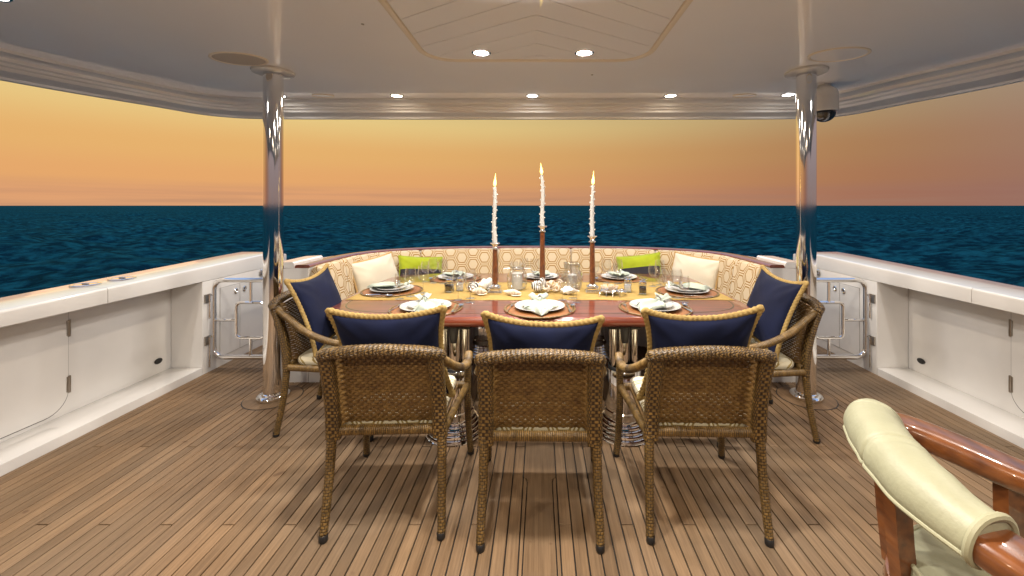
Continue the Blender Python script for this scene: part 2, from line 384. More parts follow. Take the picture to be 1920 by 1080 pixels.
def smudge(m, lo, hi, sc):
    nt = m.node_tree; N = nt.nodes; L = nt.links; b = N['Principled BSDF']; tc = N.new('ShaderNodeTexCoord')
    n = N.new('ShaderNodeTexNoise'); n.inputs['Scale'].default_value = sc; n.inputs['Detail'].default_value = 6; n.inputs['Roughness'].default_value = .7; L.new(tc.outputs['Object'], n.inputs['Vector'])
    r = N.new('ShaderNodeMapRange'); r.inputs['From Min'].default_value = .35; r.inputs['From Max'].default_value = .7; r.inputs['To Min'].default_value = lo; r.inputs['To Max'].default_value = hi
    L.new(n.outputs[0], r.inputs['Value']); L.new(r.outputs[0], b.inputs['Coat Roughness'])
smudge(M['gel'], .01, .16, 3.0)
M['ceil'] = mat('ceiling_gelcoat', (.91, .91, .94), .28, coat=1, coat_rough=.015, var=.05, var_scale=1.2, bump=.015, bump_scale=1.6)
M['trim'] = mat('cream_trim', (.74, .66, .54), .3, coat=.5)
M['chrome'] = mat('polished_steel', (.84, .82, .79), .02, 1, var=.05, var_scale=4)
M['pole'] = mat('pole_steel', (.86, .84, .82), .065, 1, var=.05, var_scale=4)
M['steel'] = mat('brushed_steel', (.50, .46, .40), .28, 1, var=.2, var_scale=30)
M['silver'] = mat('silver', (.86, .83, .78), .14, 1)
M['darkmetal'] = mat('dark_metal', (.05, .045, .04), .35, .8)
M['black'] = mat('black_rubber', (.012, .012, .013), .5)
M['wicker'] = mat('wicker', (.205, .122, .034), .42, var=.6, var_scale=45, dark=(.080, .040, .011), bump=.3, bump_scale=260, coat=.15, coat_rough=.3)
M['wicker_in'] = mat('wicker_panel', (.175, .101, .028), .45, var=.5, var_scale=30, dark=(.095, .048, .013), bump=.3, bump_scale=260)
M['weave_post'] = woven('wicker_post_weave', (.215, .128, .036), (.030, .014, .004), .0085, .0150)
M['weave_leg'] = woven('wicker_leg_wrap', (.205, .122, .034), (.030, .014, .004), .0210, .0125)
M['weave_wrap'] = woven('wicker_rail_wrap', (.215, .128, .036), (.035, .016, .005), .0600, .0088)
M['mahog'] = mat('mahogany', (.20, .040, .014), .3, coat=1, coat_rough=.02, var=.5, var_scale=5, stretch=(.7, 9, 9), dark=(.085, .014, .006))
M['mahog2'] = mat('mahogany_chair', (.19, .062, .015), .3, coat=1, coat_rough=.04, var=.5, var_scale=5, stretch=(8, 2, 8), dark=(.075, .020, .006))
M['inlay'] = mat('dark_inlay', (.012, .008, .012), .25, coat=1)
M['navy'] = mat('navy_cloth', (.0042, .0080, .034), .8, sheen=.03, var=.35, var_scale=9, bump=.3, bump_scale=500, spec=.2)
M['rope'] = mat('jute_rope', (.40, .275, .10), .8, var=.35, var_scale=60, bump=.4, bump_scale=300, spec=.2)
M['cream'] = mat('cream_cloth', (.60, .545, .43), .8, sheen=.2, bump=.3, bump_scale=400, var=.07, var_scale=10, spec=.2)
M['tan'] = mat('tan_edging', (.42, .27, .11), .8, bump=.3, bump_scale=300)
M['green'] = mat('lime_cloth', (.30, .36, .010), .75, sheen=.2, bump=.3, bump_scale=400, var=.15, var_scale=14, spec=.2)
M['charcoal'] = mat('charcoal_cloth', (.012, .010, .016), .8, bump=.3, bump_scale=400)
M['sofa'] = hex_fabric('trellis_cloth', (.58, .49, .35), (.27, .145, .026), .150)
M['seatfab'] = hex_fabric('trellis_seat_cloth', (.70, .66, .50), (.30, .22, .075), .115)
M['china'] = mat('white_china', (.50, .495, .485), .15, coat=.5)
M['napkin'] = mat('mint_linen', (.38, .43, .365), .85, sheen=.1, bump=.25, bump_scale=500, spec=.2)
M['runner'] = mat('burlap_runner', (.42, .285, .095), .9, var=.25, var_scale=60, stretch=(1, 6, 1), bump=.6, bump_scale=260, spec=.1)
M['mat'] = mat('rattan_mat', (.30, .115, .030), .5, var=.5, var_scale=70, bump=.4, bump_scale=200)
M['glass'] = thin_glass('clear_glass', (.97, .98, .985))
M['crystal'] = thin_glass('crystal', (.93, .94, .95), 1.6)
M['wax'] = mat('white_wax', (.46, .445, .41), .5, spec=.3)
M['wax'].node_tree.nodes['Principled BSDF'].inputs['Subsurface Weight'].default_value = .0
M['shell'] = mat('shell', (.80, .74, .64), .4, var=.4, var_scale=30, dark=(.55, .40, .27), coat=.2)
M['shellw'] = mat('pale_shell', (.84, .81, .75), .45, var=.15, var_scale=40)
M['pepper'] = mat('peppercorns', (.02, .014, .010), .5, var=.6, var_scale=90)
M['salt'] = mat('salt', (.8, .79, .76), .7)
M['leather'] = mat('celadon_leather', (.305, .305, .205), .5, var=.16, var_scale=7, bump=.30, bump_scale=70, coat=.08, coat_rough=.4)
M['leather_pipe'] = mat('celadon_piping', (.30, .295, .195), .5)
M['grille'] = mat('speaker_grille', (.40, .36, .32), .7, bump=.5, bump_scale=300)
M['grey'] = mat('seam_grey', (.32, .31, .30), .4)
M['dome'] = mat('dark_dome', (.04, .035, .03), .05, coat=1)
M['lens_c'] = emit('lamp_cool', (1, .97, .93), 14)
M['lens_w'] = emit('lamp_warm', (1, .84, .62), 14)
M['flame'] = emit('flame', (1, .70, .16), 4.5)
M['sea'] = sea_mat()
def stripes():
    m = mat('striped_shell', (.6, .6, .6), .35, coat=.3); nt = m.node_tree; N = nt.nodes; L = nt.links
    tc = N.new('ShaderNodeTexCoord'); w = N.new('ShaderNodeTexWave'); w.inputs['Scale'].default_value = 22; w.inputs['Distortion'].default_value = 1.5
    L.new(tc.outputs['Object'], w.inputs['Vector']); r = N.new('ShaderNodeValToRGB'); r.color_ramp.interpolation = 'CONSTANT'
    r.color_ramp.elements[0].color = (.03, .03, .035, 1); r.color_ramp.elements[1].position = .5; r.color_ramp.elements[1].color = (.75, .73, .70, 1)
    L.new(w.outputs[0], r.inputs[0]); L.new(r.outputs[0], N['Principled BSDF'].inputs['Base Color']); return m
M['stripe'] = stripes()

# ------------------------------------------------------------------ the sea
def build_sea():
    Z = -2.7
    a_front = np.linspace(R(-14), R(194), 640); a_back = np.linspace(R(194), R(346), 42)[1:-1]
    ang = np.concatenate([a_front, a_back]); na = len(ang); nr = 470
    rad = 5.2*np.exp(np.linspace(0, math.log(9000/5.2), nr))
    A, Q = np.meshgrid(ang, rad); X = Q*np.cos(A); Y = Q*np.sin(A)
    cell = Q*(math.log(9000/5.2)/nr); H = np.zeros_like(X)
    for i in range(42):
        lam = 0.9*math.exp(RNG.rand()*2.7) if i < 36 else 14+9*RNG.rand(); th = R(RNG.normal(75, 34)); k = 2*PI/lam; ph = RNG.rand()*6.28
        w = np.clip((lam/cell-2.2)/2.5, 0, 1)
        s = np.sin(k*(X*math.cos(th)+Y*math.sin(th))+ph+.8*np.sin(.13*X*(1+i % 3)+i)+.6*np.sin(.11*Y+i*2))
        H += w*.0150*lam**.80*(s+.35*s*s)
    V = np.stack([X, Y, Z+H], -1).reshape(-1, 3)
    i, j = np.meshgrid(np.arange(nr-1), np.arange(na), indexing='ij'); j2 = (j+1) % na
    Fq = np.stack([i*na+j, i*na+j2, (i+1)*na+j2, (i+1)*na+j], -1).reshape(-1, 4)
    me = bpy.data.meshes.new('sea'); me.vertices.add(len(V)); me.vertices.foreach_set('co', V.ravel())
    me.loops.add(Fq.size); me.loops.foreach_set('vertex_index', Fq.ravel().astype(np.int32))
    me.polygons.add(len(Fq)); me.polygons.foreach_set('loop_start', np.arange(0, Fq.size, 4, dtype=np.int32)); me.polygons.foreach_set('loop_total', np.full(len(Fq), 4, dtype=np.int32))
    me.update(calc_edges=True); me.polygons.foreach_set('use_smooth', np.ones(len(Fq), bool)); me.materials.append(M['sea'])
    tag(link('sea', me), 'dark teal rippled sea stretching to the horizon', 'sea', kind='structure')
build_sea()

# ------------------------------------------------------------------ teak deck
DECK_X = 2.85; PITCH = .0557; GAP = .0057; Y0, Y1 = 0.0, 5.3; KING = .086
deck = MB().box((-3.3, -3, -.30), (3.3, 5.4, -.010), 0).build('deck', M['caulk'], smooth=False)
tag(deck, 'teak planked aft deck with black caulked seams', 'deck', kind='structure')
def build_planks():
    T0 = -.0095
    def plank(x0, x1, y0, y1):
        b = .0012
        rs = [[(x0, y0, T0), (x1, y0, T0), (x1, y1, T0), (x0, y1, T0)], [(x0, y0, -b), (x1, y0, -b), (x1, y1, -b), (x0, y1, -b)],
              [(x0+b, y0+b, 0), (x1-b, y0+b, 0), (x1-b, y1-b, 0), (x0+b, y1-b, 0)]]
        return MB().rings(rs).build('plank', M['teak'], deck, smooth=False)
    rest = MB()
    L = 5*.594
    for s in (-1, 1):
        n = int((DECK_X-.004-KING)/PITCH)
        for i in range(n+1):
            x0 = KING+i*PITCH+GAP/2; x1 = min(KING+(i+1)*PITCH-GAP/2, DECK_X-.006)
            if x1-x0 < .012: continue
            lane = i if s > 0 else (3-i)
            first = 1.84+.594*((2*lane) % 5)-2*L
            cuts = [first+k*L for k in range(8)]; cuts = [c for c in cuts if Y0+.25 < c < Y1-.25]
            ends = [Y0]+cuts+[Y1]
            for a, b in zip(ends, ends[1:]):
                plank(min(s*x0, s*x1), max(s*x0, s*x1), a+(GAP/2 if a != Y0 else 0), b-GAP/2)
            rest.box((min(s*x0, s*x1), -2.9, T0), (max(s*x0, s*x1), Y0-.004, 0))
    # king plank with rounded shoulders
    sh = 2.16
    out = [(-.078, Y0), (-.0622, sh-.03)]+[(-.0622+.018*(1-math.cos(R(a)))*-1, sh-.03+.026*math.sin(R(a))) for a in (30, 60, 90)]+[(-KING+GAP/2, sh), (-KING+GAP/2, Y1)]
    full = [(-x, y) for x, y in out]+[(x, y) for x, y in reversed(out)]
    MB().prism(full, T0, 0).build('king_plank', M['teak'], deck, smooth=False)
    for s in (-1, 1):
        sl = [(-KING+GAP/2, Y0), (-.0835, Y0), (-.0672, sh-.035), (-.0760, sh-.008), (-KING+GAP/2, sh-.008)]
        MB().prism([(s*x, y) for x, y in sl], T0, -.0002).build('plank', M['teak'], deck, smooth=False)
    o = rest.build('planks', M['teak'], deck, smooth=False); o['kind'] = 'stuff'
    for s in (-1, 1):
        c = (s*1.985, 3.06)
        MB().prism([(c[0]+.197*math.cos(2*PI*j/40), c[1]+.197*math.sin(2*PI*j/40)) for j in range(40)], .0002, .0012).build('caulk_ring', M['caulk'], deck, smooth=False)
        MB().prism([(c[0]+.190*math.cos(2*PI*j/40), c[1]+.190*math.sin(2*PI*j/40)) for j in range(40)], .0004, .0025).build('pole_pad', M['teak'], deck, smooth=False)
build_planks()

# ------------------------------------------------------------------ ceiling
CZ = 2.43
def build_ceiling():
    lower = [(-4.1, -2.6), (-4.08, 0), (-3.98, 1.6), (-3.72, 2.83), (-3.36, 3.62), (-3.24, 3.88), (-3.08, 4.02), (-2.8, 4.10), (-2.0, 4.12), (0, 4.13), (1.9, 4.12), (2.62, 4.10), (2.86, 4.02), (3.0, 3.86), (3.12, 3.5), (3.36, 2.85), (3.6, 1.6), (3.7, 0), (3.7, -2.6)]
    upper = [(-3.72, -2.6), (-3.70, 0), (-3.60, 1.6), (-3.40, 2.70), (-3.15, 3.38), (-3.02, 3.62), (-2.88, 3.74), (-2.62, 3.80), (-2.0, 3.81), (0, 3.81), (1.9, 3.80), (2.34, 3.79), (2.56, 3.70), (2.66, 3.54), (2.78, 3.2), (3.05, 2.59), (3.26, 1.6), (3.34, 0), (3.34, -2.6)]
    lo = smooth_path(lower, 8); up = smooth_path(upper, 8)
    ceil = MB(); n = len(up)
    ceil.add([(x, y, CZ) for x, y in up], [tuple(range(n))])
    root = ceil.build('ceiling', M['ceil'], smooth=False)
    tag(root, 'glossy white overhead above the aft deck', 'ceiling', kind='structure')
    steps = [(0, 2.4305), (.02, 2.412), (.30, 2.400), (.33, 2.380), (.46, 2.376), (.49, 2.362), (.60, 2.358), (.64, 2.338), (.96, 2.315), (1.0, 2.300)]
    rings = []
    for (ux, uy), (lx, ly) in zip(up, lo):
        r = [(ux+(lx-ux)*t, uy+(ly-uy)*t, z) for t, z in steps]
        dx, dy = lx-ux, ly-uy; q = math.hypot(dx, dy); dx /= q; dy /= q
        r += [(lx+dx*.03, ly+dy*.03, 2.297), (lx+dx*.05, ly+dy*.05, 2.33), (lx+dx*.10, ly+dy*.10, 2.62), (ux, uy, 2.62)]
        rings.append(r)
    MB().rings(rings, caps=False).build('fascia', M['gel'], root, sharp=25)
    # central panel with a rounded trim and chevron boards
    rr = round_rect(-.765, .725, -1.6, 2.82, .20, 8)
    MB().sweep([(x, y, CZ-.004) for x, y in rr], (.020, .012), closed=True, n=8).build('panel_trim', M['trim'], root)
    inner = round_rect(-.742, .702, -1.577, 2.797, .18, 8)
    def clip(poly, boundary):
        out = poly
        for k in range(len(boundary)):
            a = boundary[k]; b = boundary[(k+1) % len(boundary)]; inp = out; out = []
            if not inp: break
            def side(p): return (b[0]-a[0])*(p[1]-a[1])-(b[1]-a[1])*(p[0]-a[0])
            for q in range(len(inp)):
                p, r = inp[q-1], inp[q]; sp, sr = side(p), side(r)
                if (sp >= 0) != (sr >= 0):
                    t = sp/(sp-sr); out.append((p[0]+(r[0]-p[0])*t, p[1]+(r[1]-p[1])*t))
                if sr >= 0: out.append(r)
        return out
    w = .19; sl = .60; xc = -.02; g = .006
    for k in range(-14, 16):
        ya = 2.14+k*w
        for s in (-1, 1):
            po = [(xc+s*.002, ya+g), (xc+s*.9, ya+g+.9*sl), (xc+s*.9, ya+w+.9*sl), (xc+s*.002, ya+w)]
            if s < 0: po = po[::-1]
            c = clip(po, inner)
            if len(c) < 3: continue
            ar = .5*abs(sum(c[i-1][0]*c[i][1]-c[i][0]*c[i-1][1] for i in range(len(c))))
            if ar < .002: continue
            MB().prism([(x, y) for x, y in c], CZ-.0055, CZ-.0005).build('board', M['ceil'], root, smooth=False)
    for u, v in ((1140, 28), (1110, 140), (680, 45)):
        p = at(u, v, CZ); MB().lathe([(0, -.003), (.008, -.003), (.009, 0)], 10, (p.x, p.y, CZ-.001)).build('screw', M['steel'], root)
    return root
ceiling = build_ceiling()

def downlight(x, y, warm, label, power=1.0, size=1.0):
    z = CZ-.0008
    if abs(x+.02) < .72 and y < 2.8: z = CZ-.006
    o = empty('downlight', (x, y, z), 0, label, 'ceiling light', 'recessed lamps in the overhead')
    k = size
    MB().lathe([(.062*k, 0), (.062*k, -.005), (.056*k, -.009), (.050*k, -.007), (.048*k, -.002)], 28).build('rim', M['chrome'], o)
    MB().disc(.048*k, -.0045, flip=True).build('lens', M['lens_w' if warm else 'lens_c'], o, smooth=False)
    ld = bpy.data.lights.new('downlight_beam', 'SPOT'); ld.energy = SPOT_W*power; ld.spot_size = R(174); ld.spot_blend = 1.0; ld.shadow_soft_size = .05
    ld.color = (1, .84, .65) if warm else (1, .93, .85)
    lo = bpy.data.objects.new('downlight_beam', ld); col.objects.link(lo); lo.parent = o; lo.location = (0, 0, -.03)
    return o
downlight(-.38, 2.67, 0, 'bright recessed lamp in the boarded panel on the filler cap side')
downlight(.29, 2.67, 0, 'bright recessed lamp in the boarded panel on the dome camera side')
downlight(-1.30, 3.735, 1, 'warm recessed lamp at the aft ceiling edge on the filler cap side')
downlight(1.19, 3.735, 1, 'warm recessed lamp at the aft ceiling edge on the dome camera side')
downlight(-.067, 3.735, 0, 'cool recessed lamp at the aft ceiling edge above the candles')
downlight(-2.37, 3.735, 0, 'cool recessed lamp beside the steel pole on the filler cap side', .75)
downlight(2.24, 3.70, 0, 'cool recessed lamp beside the steel pole next to the dome camera', .75)
downlight(-2.60, 1.95, 0, 'cool recessed lamp forward of the speaker on the filler cap side', .7)
for i, (x, y, w) in enumerate([(2.45, 1.95, 0), (-.38, 1.35, 0), (.29, 1.35, 0), (-2.3, .1, 1), (2.2, .1, 1), (-.38, -.5, 1), (.29, -.5, 1)]):  # unseen lamps carrying on the visible pattern, added for their light
    downlight(x, y, w, 'unseen recessed lamp added for light in the forward part of the overhead', .7 if x > 2.4 else 1.55)

def speaker(x, y, r, name, label, depth=.7):
    o = empty(name, (x, y, CZ), 0, label, 'speaker' if r > .15 else 'vent', 'round covers set in the overhead')
    MB().lathe([(r, 0), (r, -.006), (r*.96, -.009), (r*.90, -.007), (r*.885, -.003)], 40, sy=depth).build('rim', M['trim'], o)
    m = MB(); n = 40; m.add([(r*.89*math.cos(2*PI*j/n), r*.89*depth*math.sin(2*PI*j/n), -.004) for j in range(n)], [tuple(range(n-1, -1, -1))]); m.build('grille' if r > .15 else 'cover', M['grille'] if label.find('dark') >= 0 else M['ceil'], o, smooth=False)
speaker(-2.05, 2.80, .185, 'ceiling_speaker', 'oval speaker with dark grille beside pole on filler cap side')
speaker(1.98, 2.72, .19, 'ceiling_speaker', 'oval pale speaker cover beside pole on the dome camera side')
speaker(-1.97, 3.735, .10, 'vent_cover', 'small round pale cover at the aft edge on filler cap side', .55)
speaker(1.86, 3.73, .105, 'vent_cover', 'small round pale cover at the aft edge on dome camera side', .55)

# dome security camera
dc = empty('dome_camera', (2.37, 3.42, CZ), 0, 'white dome security camera hanging under the overhead by the pole', 'camera')
MB().lathe([(.045, 0), (.047, -.012), (.060, -.02), (.088, -.045), (.098, -.07), (.099, -.10), (.0985, -.102), (.099, -.104), (.099, -.215), (.094, -.222), (.085, -.222)], 36).build('housing', M['gel'], dc)
MB().lathe([(.087, -.221)]+[(.087*math.cos(R(a)), -.221-.085*math.sin(R(a))) for a in range(8, 91, 8)]+[(.001, -.306)], 36).build('dome', M['dome'], dc)

# ------------------------------------------------------------------ steel poles
def pole(x, y, label):
    o = empty('steel_pole', (x, y, 0), 0, label, 'pole', 'poles holding up the overhead')
    MB().lathe([(.066, .02), (.066, CZ-.012)], 56).build('post', M['pole'], o)
    MB().lathe([(.105, .002), (.108, .010), (.108, .022), (.100, .030), (.088, .033), (.078, .033), (.076, .042), (.067, .046)], 40).build('base_flange', M['chrome'], o)
    MB().lathe([(.067, -.022), (.130, -.020), (.138, -.017), (.141, -.010), (.141, -.002)], 40, (0, 0, CZ)).build('ceiling_collar', M['gel'], o)
pole(-1.985, 3.06, 'tall polished steel pole with ceiling collar on the filler cap side')
pole(1.985, 3.06, 'tall polished steel pole with ceiling collar next to the dome camera')

# ------------------------------------------------------------------ bulwarks
def bulwark(s, side):
    o = empty('bulwark', (s*2.85, 0, 0), 0, 'white bulwark with broad rail and recessed panel on the %s side' % side, 'bulwark', 'white bulwarks along the deck')
    X = lambda d: s*d                                        # d: metres outboard of the inner face
    yt = lambda y: .875+.026*(y-2.3)
    def rail(y0, y1, name='rail'):
        ys = np.linspace(y0, y1, 10); rings = []
        for y in ys:
            t = yt(y)
            top = min(1, max(0, (4.62-y)/.25)); t -= .05*(1-sstep(top))
            rings.append([(X(0), y, .785), (X(0), y, t-.016), (X(.002), y, t-.008), (X(.007), y, t-.002), (X(.016), y, t), (X(.19), y, t+.003), (X(.345), y, t+.004), (X(.360), y, t-.004), (X(.365), y, t-.02), (X(.362), y, .785)])
        MB().rings(rings).build(name, M['gel'], o, sharp=50)
    rail(-2.6, 2.708); rail(2.712, 4.62)
    MB().box((min(X(.27), X(.36)), -2.6, -1.6), (max(X(.27), X(.36)), 4.6, .784)).build('outer_skin', M['gel'], o, smooth=False)
    MB().box((min(X(.0), X(.268)), -2.6, -.3), (max(X(0), X(.268)), 3.468, .058), .006).build('ledge', M['gel'], o)
    # aft block with a soft inner corner
    MB().box((min(X(0), X(.268)), 3.47, -.3), (max(X(0), X(.268)), 4.6, .784), .010).build('aft_block', M['gel'], o)
    # hinged hatch in the recess
    pts = [(1.55, .80), (1.55, .085), (2.58, .085)]+[(2.58+.13*math.sin(R(a)), .215-.13*math.cos(R(a))) for a in range(10, 91, 10)]+[(2.71, .775)]
    pts[0] = (1.55, .775)
    def slab(pp, d0, d1, name, m, par):
        MB().rings([[(X(d0), y, z) for y, z in pp], [(X(d1), y, z) for y, z in pp]]).build(name, m, par, smooth=False)
    cy_, cz_ = 2.1, .45
    slab([(y+(.006 if y > cy_ else -.006), z+(.0 if z > cz_ else -.006)) for y, z in pts], .2685, .2665, 'groove_shade', M['black'], o)  # shade in the groove round the hatch, painted as a black strip
    slab(pts, .2664, .2610, 'hatch', M['gel'], o)
    for z in (.62, .25):
        h = MB().sweep([(X(.258), 2.714, z-.055), (X(.258), 2.714, z+.055)], .0075, n=10)
        h.box((min(X(.256), X(.261)), 2.700, z-.05), (max(X(.256), X(.261)), 2.712, z+.05)); h.box((min(X(.263), X(.267)), 2.716, z-.05), (max(X(.263), X(.267)), 2.728, z+.05))
        h.build('hatch_hinge', M['steel'], o)
    MB().sweep([(X(.2675), 3.33, .158), (X(.2675), 3.375, .158)], (.001, .001), n=6)
    dr = MB(); dr.rings([[(X(.268), 3.355+(.040+.012*k)*0+a*.034, .158+b*.022) for a, b in [(math.cos(2*PI*j/16), math.sin(2*PI*j/16)) for j in range(16)]] for k in (0,)]+[[(X(.262), 3.355+a*.034, .158+b*.022) for a, b in [(math.cos(2*PI*j/16), math.sin(2*PI*j/16)) for j in range(16)]]])
    dr.build('drain', M['black'], o)
    # locker doors aft of the gate
    for y0, y1, ly in ((3.66, 3.895, 3.845), (3.903, 4.35, 3.955)):
        slab([(y0-.004, .075), (y1+.004, .075), (y1+.004, .694), (y0-.004, .694)], -.0004, -.0012, 'groove_shade', M['grey'], o)  # shaded seam round each door, painted as a thin grey strip
        slab([(y0, .08), (y1, .08), (y1, .69), (y0, .69)], -.0013, -.0042, 'locker_door', M['gel'], o)
        lt = MB(); n = 18
        prof = [(.026, -.0043), (.026, -.010), (.020, -.014), (.013, -.011), (.010, -.006), (.001, -.006)]
        lt.rings([[(X(d), ly+r*math.cos(2*PI*j/n), .63+r*math.sin(2*PI*j/n)) for j in range(n)] for r, d in prof], caps=False)
        lt.build('latch', M['chrome'], o)
    fl = MB().sweep([(X(-.012), 4.2+.03*math.cos(2*PI*j/20), .745+.026*math.sin(2*PI*j/20)) for j in range(20)], .009, up=(1, 0, 0), closed=True, n=8)
    fl.box((min(X(-.03), X(0)), 4.19, .715), (max(X(-.03), X(0)), 4.21, .775), .004).build('fairlead', M['chrome'], o)
    # brackets for the gate
    for z in (.634, .275):
        MB().box((min(X(-.012), X(-.0005)), 3.485, z-.036), (max(X(-.012), X(-.0005)), 3.545, z+.036), .003).build('gate_bracket', M['steel'], o)
    return o
bulwark(-1, 'filler cap'); bulwark(1, 'dome camera')
for i, (x, y) in enumerate(((-3.075, 2.78), (-3.03, 2.98))):
    zt = .875+.026*(y-2.3)+.0055
    o = empty('filler_cap', (x, y, zt), 0, 'round steel filler cap in the white rail, %s' % ('beside the rail joint' if i == 0 else 'the one away from the joint'), 'filler cap', 'filler caps in the rail')
    MB().lathe([(.076, -.004), (.076, .003), (.070, .006), (.058, .0055), (.056, .004), (.001, .004)], 32).build('plate', M['chrome'], o)
    MB().box((-.022, -.005, .004), (.022, .005, .009), .002).build('key_bar', M['steel'], o)

# ------------------------------------------------------------------ gates
def gate(s, side):
    o = empty('deck_gate', (s*2.535, 3.60, 0), 0, 'tubular steel deck gate with rounded inner loop on the %s side' % side, 'gate', 'steel gates across the side passages')
    rr = round_rect(-.325, .325, .10, .775, .085, 6)
    MB().sweep([(x, 0, z) for x, z in rr], .021, up=(0, 1, 0), closed=True, n=12).build('frame', M['chrome'], o)
    lp = round_rect(-.125, .125, .268, .578, .04, 5)
    MB().sweep([(x, 0, z) for x, z in lp], .0135, up=(0, 1, 0), closed=True, n=10).build('loop', M['chrome'], o)
    for a, b in (((0, 0, .578), (0, 0, .775)), ((0, 0, .10), (0, 0, .268)), ((-.325, 0, .425), (-.125, 0, .425)), ((.125, 0, .425), (.325, 0, .425))):
        MB().sweep([a, b], .0125, up=(0, 1, 0), n=10).build('bar', M['chrome'], o)
    x = s*.318+s*.022
    hx = s*.300+s*.005
    for z in (.66, .30):
        MB().sweep([(s*.326, -.012, z-.02), (s*.308, -.05, z), (s*.302, -.07, z), (s*.302, -.072, z-.26 if z < .5 else z-.20)], .006, n=8).build('hinge_rod', M['chrome'], o)
gate(-1, 'filler cap'); gate(1, 'dome camera')

# ------------------------------------------------------------------ curved sofa round the stern
def build_sofa():
    A, YS, B, EX = 1.86, 3.32, 1.03, 2.6; YC = 3.75
    path = [(-A, y) for y in np.linspace(YS, YC, 8)]
    for k in range(1, 80):
        th = PI/2*k/40
        cx, sx = math.cos(th), math.sin(th)
        x = -A*math.copysign(abs(cx)**(2/EX), cx); y = YC+B*abs(sx)**(2/EX); path.append((x, y))
    path += [(A, y) for y in np.linspace(YC, YS, 8)]
    path = resample(path, .04); n = len(path)
    nrm = []; arc = [0]
    for i in range(n):
        a = np.array(path[max(i-1, 0)]); b = np.array(path[min(i+1, n-1)]); t = (b-a)/np.linalg.norm(b-a); nrm.append(np.array((t[1], -t[0])))
        if i: arc.append(arc[-1]+np.linalg.norm(np.array(path[i])-np.array(path[i-1])))
    tot = arc[-1]
    def sec_at(i, prof): return [(path[i][0]+nrm[i][0]*d, path[i][1]+nrm[i][1]*d, z) for d, z in prof]
    o = empty('curved_sofa', (0, 0, 0), 0, 'horseshoe sofa in cream and gold trellis cloth around the table', 'sofa')
    def strip(i0, i1, prof, name, m, pattern=False, crown=0, inset=.0, sharp=40):
        idx = list(range(i0, i1+1)); rings = []; uv = []
        pl = [0]
        for a, b in zip(prof, prof[1:]): pl.append(pl[-1]+math.hypot(b[0]-a[0], b[1]-a[1]))
        c = (sum(p[0] for p in prof)/len(prof), sum(p[1] for p in prof)/len(prof))
        ext = [(idx[0], .0, .90), (idx[0], .006, .97)] if pattern else [(idx[0], 0, 1)]
        ext += [(i, 0, 1) for i in idx[1:-1]]
        ext += [(idx[-1], -.006, .97), (idx[-1], -.0, .90)] if pattern else [(idx[-1], 0, 1)]
        for q, (i, off, sc) in enumerate(ext):
            e = crown*max(0, math.sin(PI*q/(len(ext)-1)))**.5 if crown else 0
            pr = [(c[0]+(d-c[0])*sc*(1+e), c[1]+(z-c[1])*sc*(1+e)) for d, z in prof]
            tx, ty = -nrm[i][1], nrm[i][0]
            sgn = .0
            if pattern and q == 0: sgn = .004
            if pattern and q == 1: sgn = .012
            if pattern and q == len(ext)-2: sgn = -.012
            if pattern and q == len(ext)-1: sgn = -.004
            rings.append([(x+tx*sgn, y+ty*sgn, z) for x, y, z in sec_at(i, pr)]); uv += [(arc[i]+sgn, l) for l in pl]
        MB().rings(rings).build(name, m, o, uvs=uv if pattern else None, sharp=sharp)
    # split where the photograph shows seams
    def near(x, y=None, left=None):
        return min(range(n), key=lambda i: (path[i][0]-x)**2+((path[i][1]-y)**2 if y is not None else (0 if path[i][1] > 3.9 else 9)))
    br = [0, near(-1.86, 3.72), near(-1.33), near(-.47), near(.37), near(1.31), near(1.86, 3.72), n-1]
    back = [(-.005, .42), (-.008, .70), (-.006, .88), (.012, .925), (.045, .938), (.085, .925), (.108, .88), (.135, .70), (.165, .52), (.168, .45), (.12, .42)]
    seat = [(.10, .33), (.10, .492), (.20, .505), (.52, .505), (.585, .492), (.605, .45), (.600, .35), (.57, .328)]
    for a, b in zip(br, br[1:]):
        strip(a, b, back, 'back_cushion', M['sofa'], True, .012)
        strip(a, b, seat, 'seat_cushion', M['sofa'], True, .012)
    base = [(-.008, -.02), (-.008, .326), (.545, .326), (.555, .316), (.555, .09), (.50, .08), (.50, -.02)]
    strip(0, n-1, base, 'base', M['gel'])
    coam = [(-.012, -.02), (-.012, .922), (-.130, .922), (-.300, .915), (-.335, .89), (-.36, .60), (-.34, -.6), (-.2, -.6)]
    lip = [(-.125, .9225), (-.128, .960), (-.14, .972), (-.28, .966), (-.325, .93), (-.330, .9225)]
    strip(0, 11, lip, 'coaming_end', M['gel'], sharp=30); strip(n-12, n-1, lip, 'coaming_end', M['gel'], sharp=30)
    strip(0, n-1, coam, 'coaming', M['gel'], sharp=30)
    cap = [(-.008, .9235), (.000, .930), (.000, .940), (-.010, .948), (-.090, .950), (-.110, .948), (-.119, .940), (-.119, .9235)]
    strip(0, n-1, cap, 'cap_rail', M['mahog'], sharp=50)
    return path, nrm
sofa_path, sofa_nrm = build_sofa()

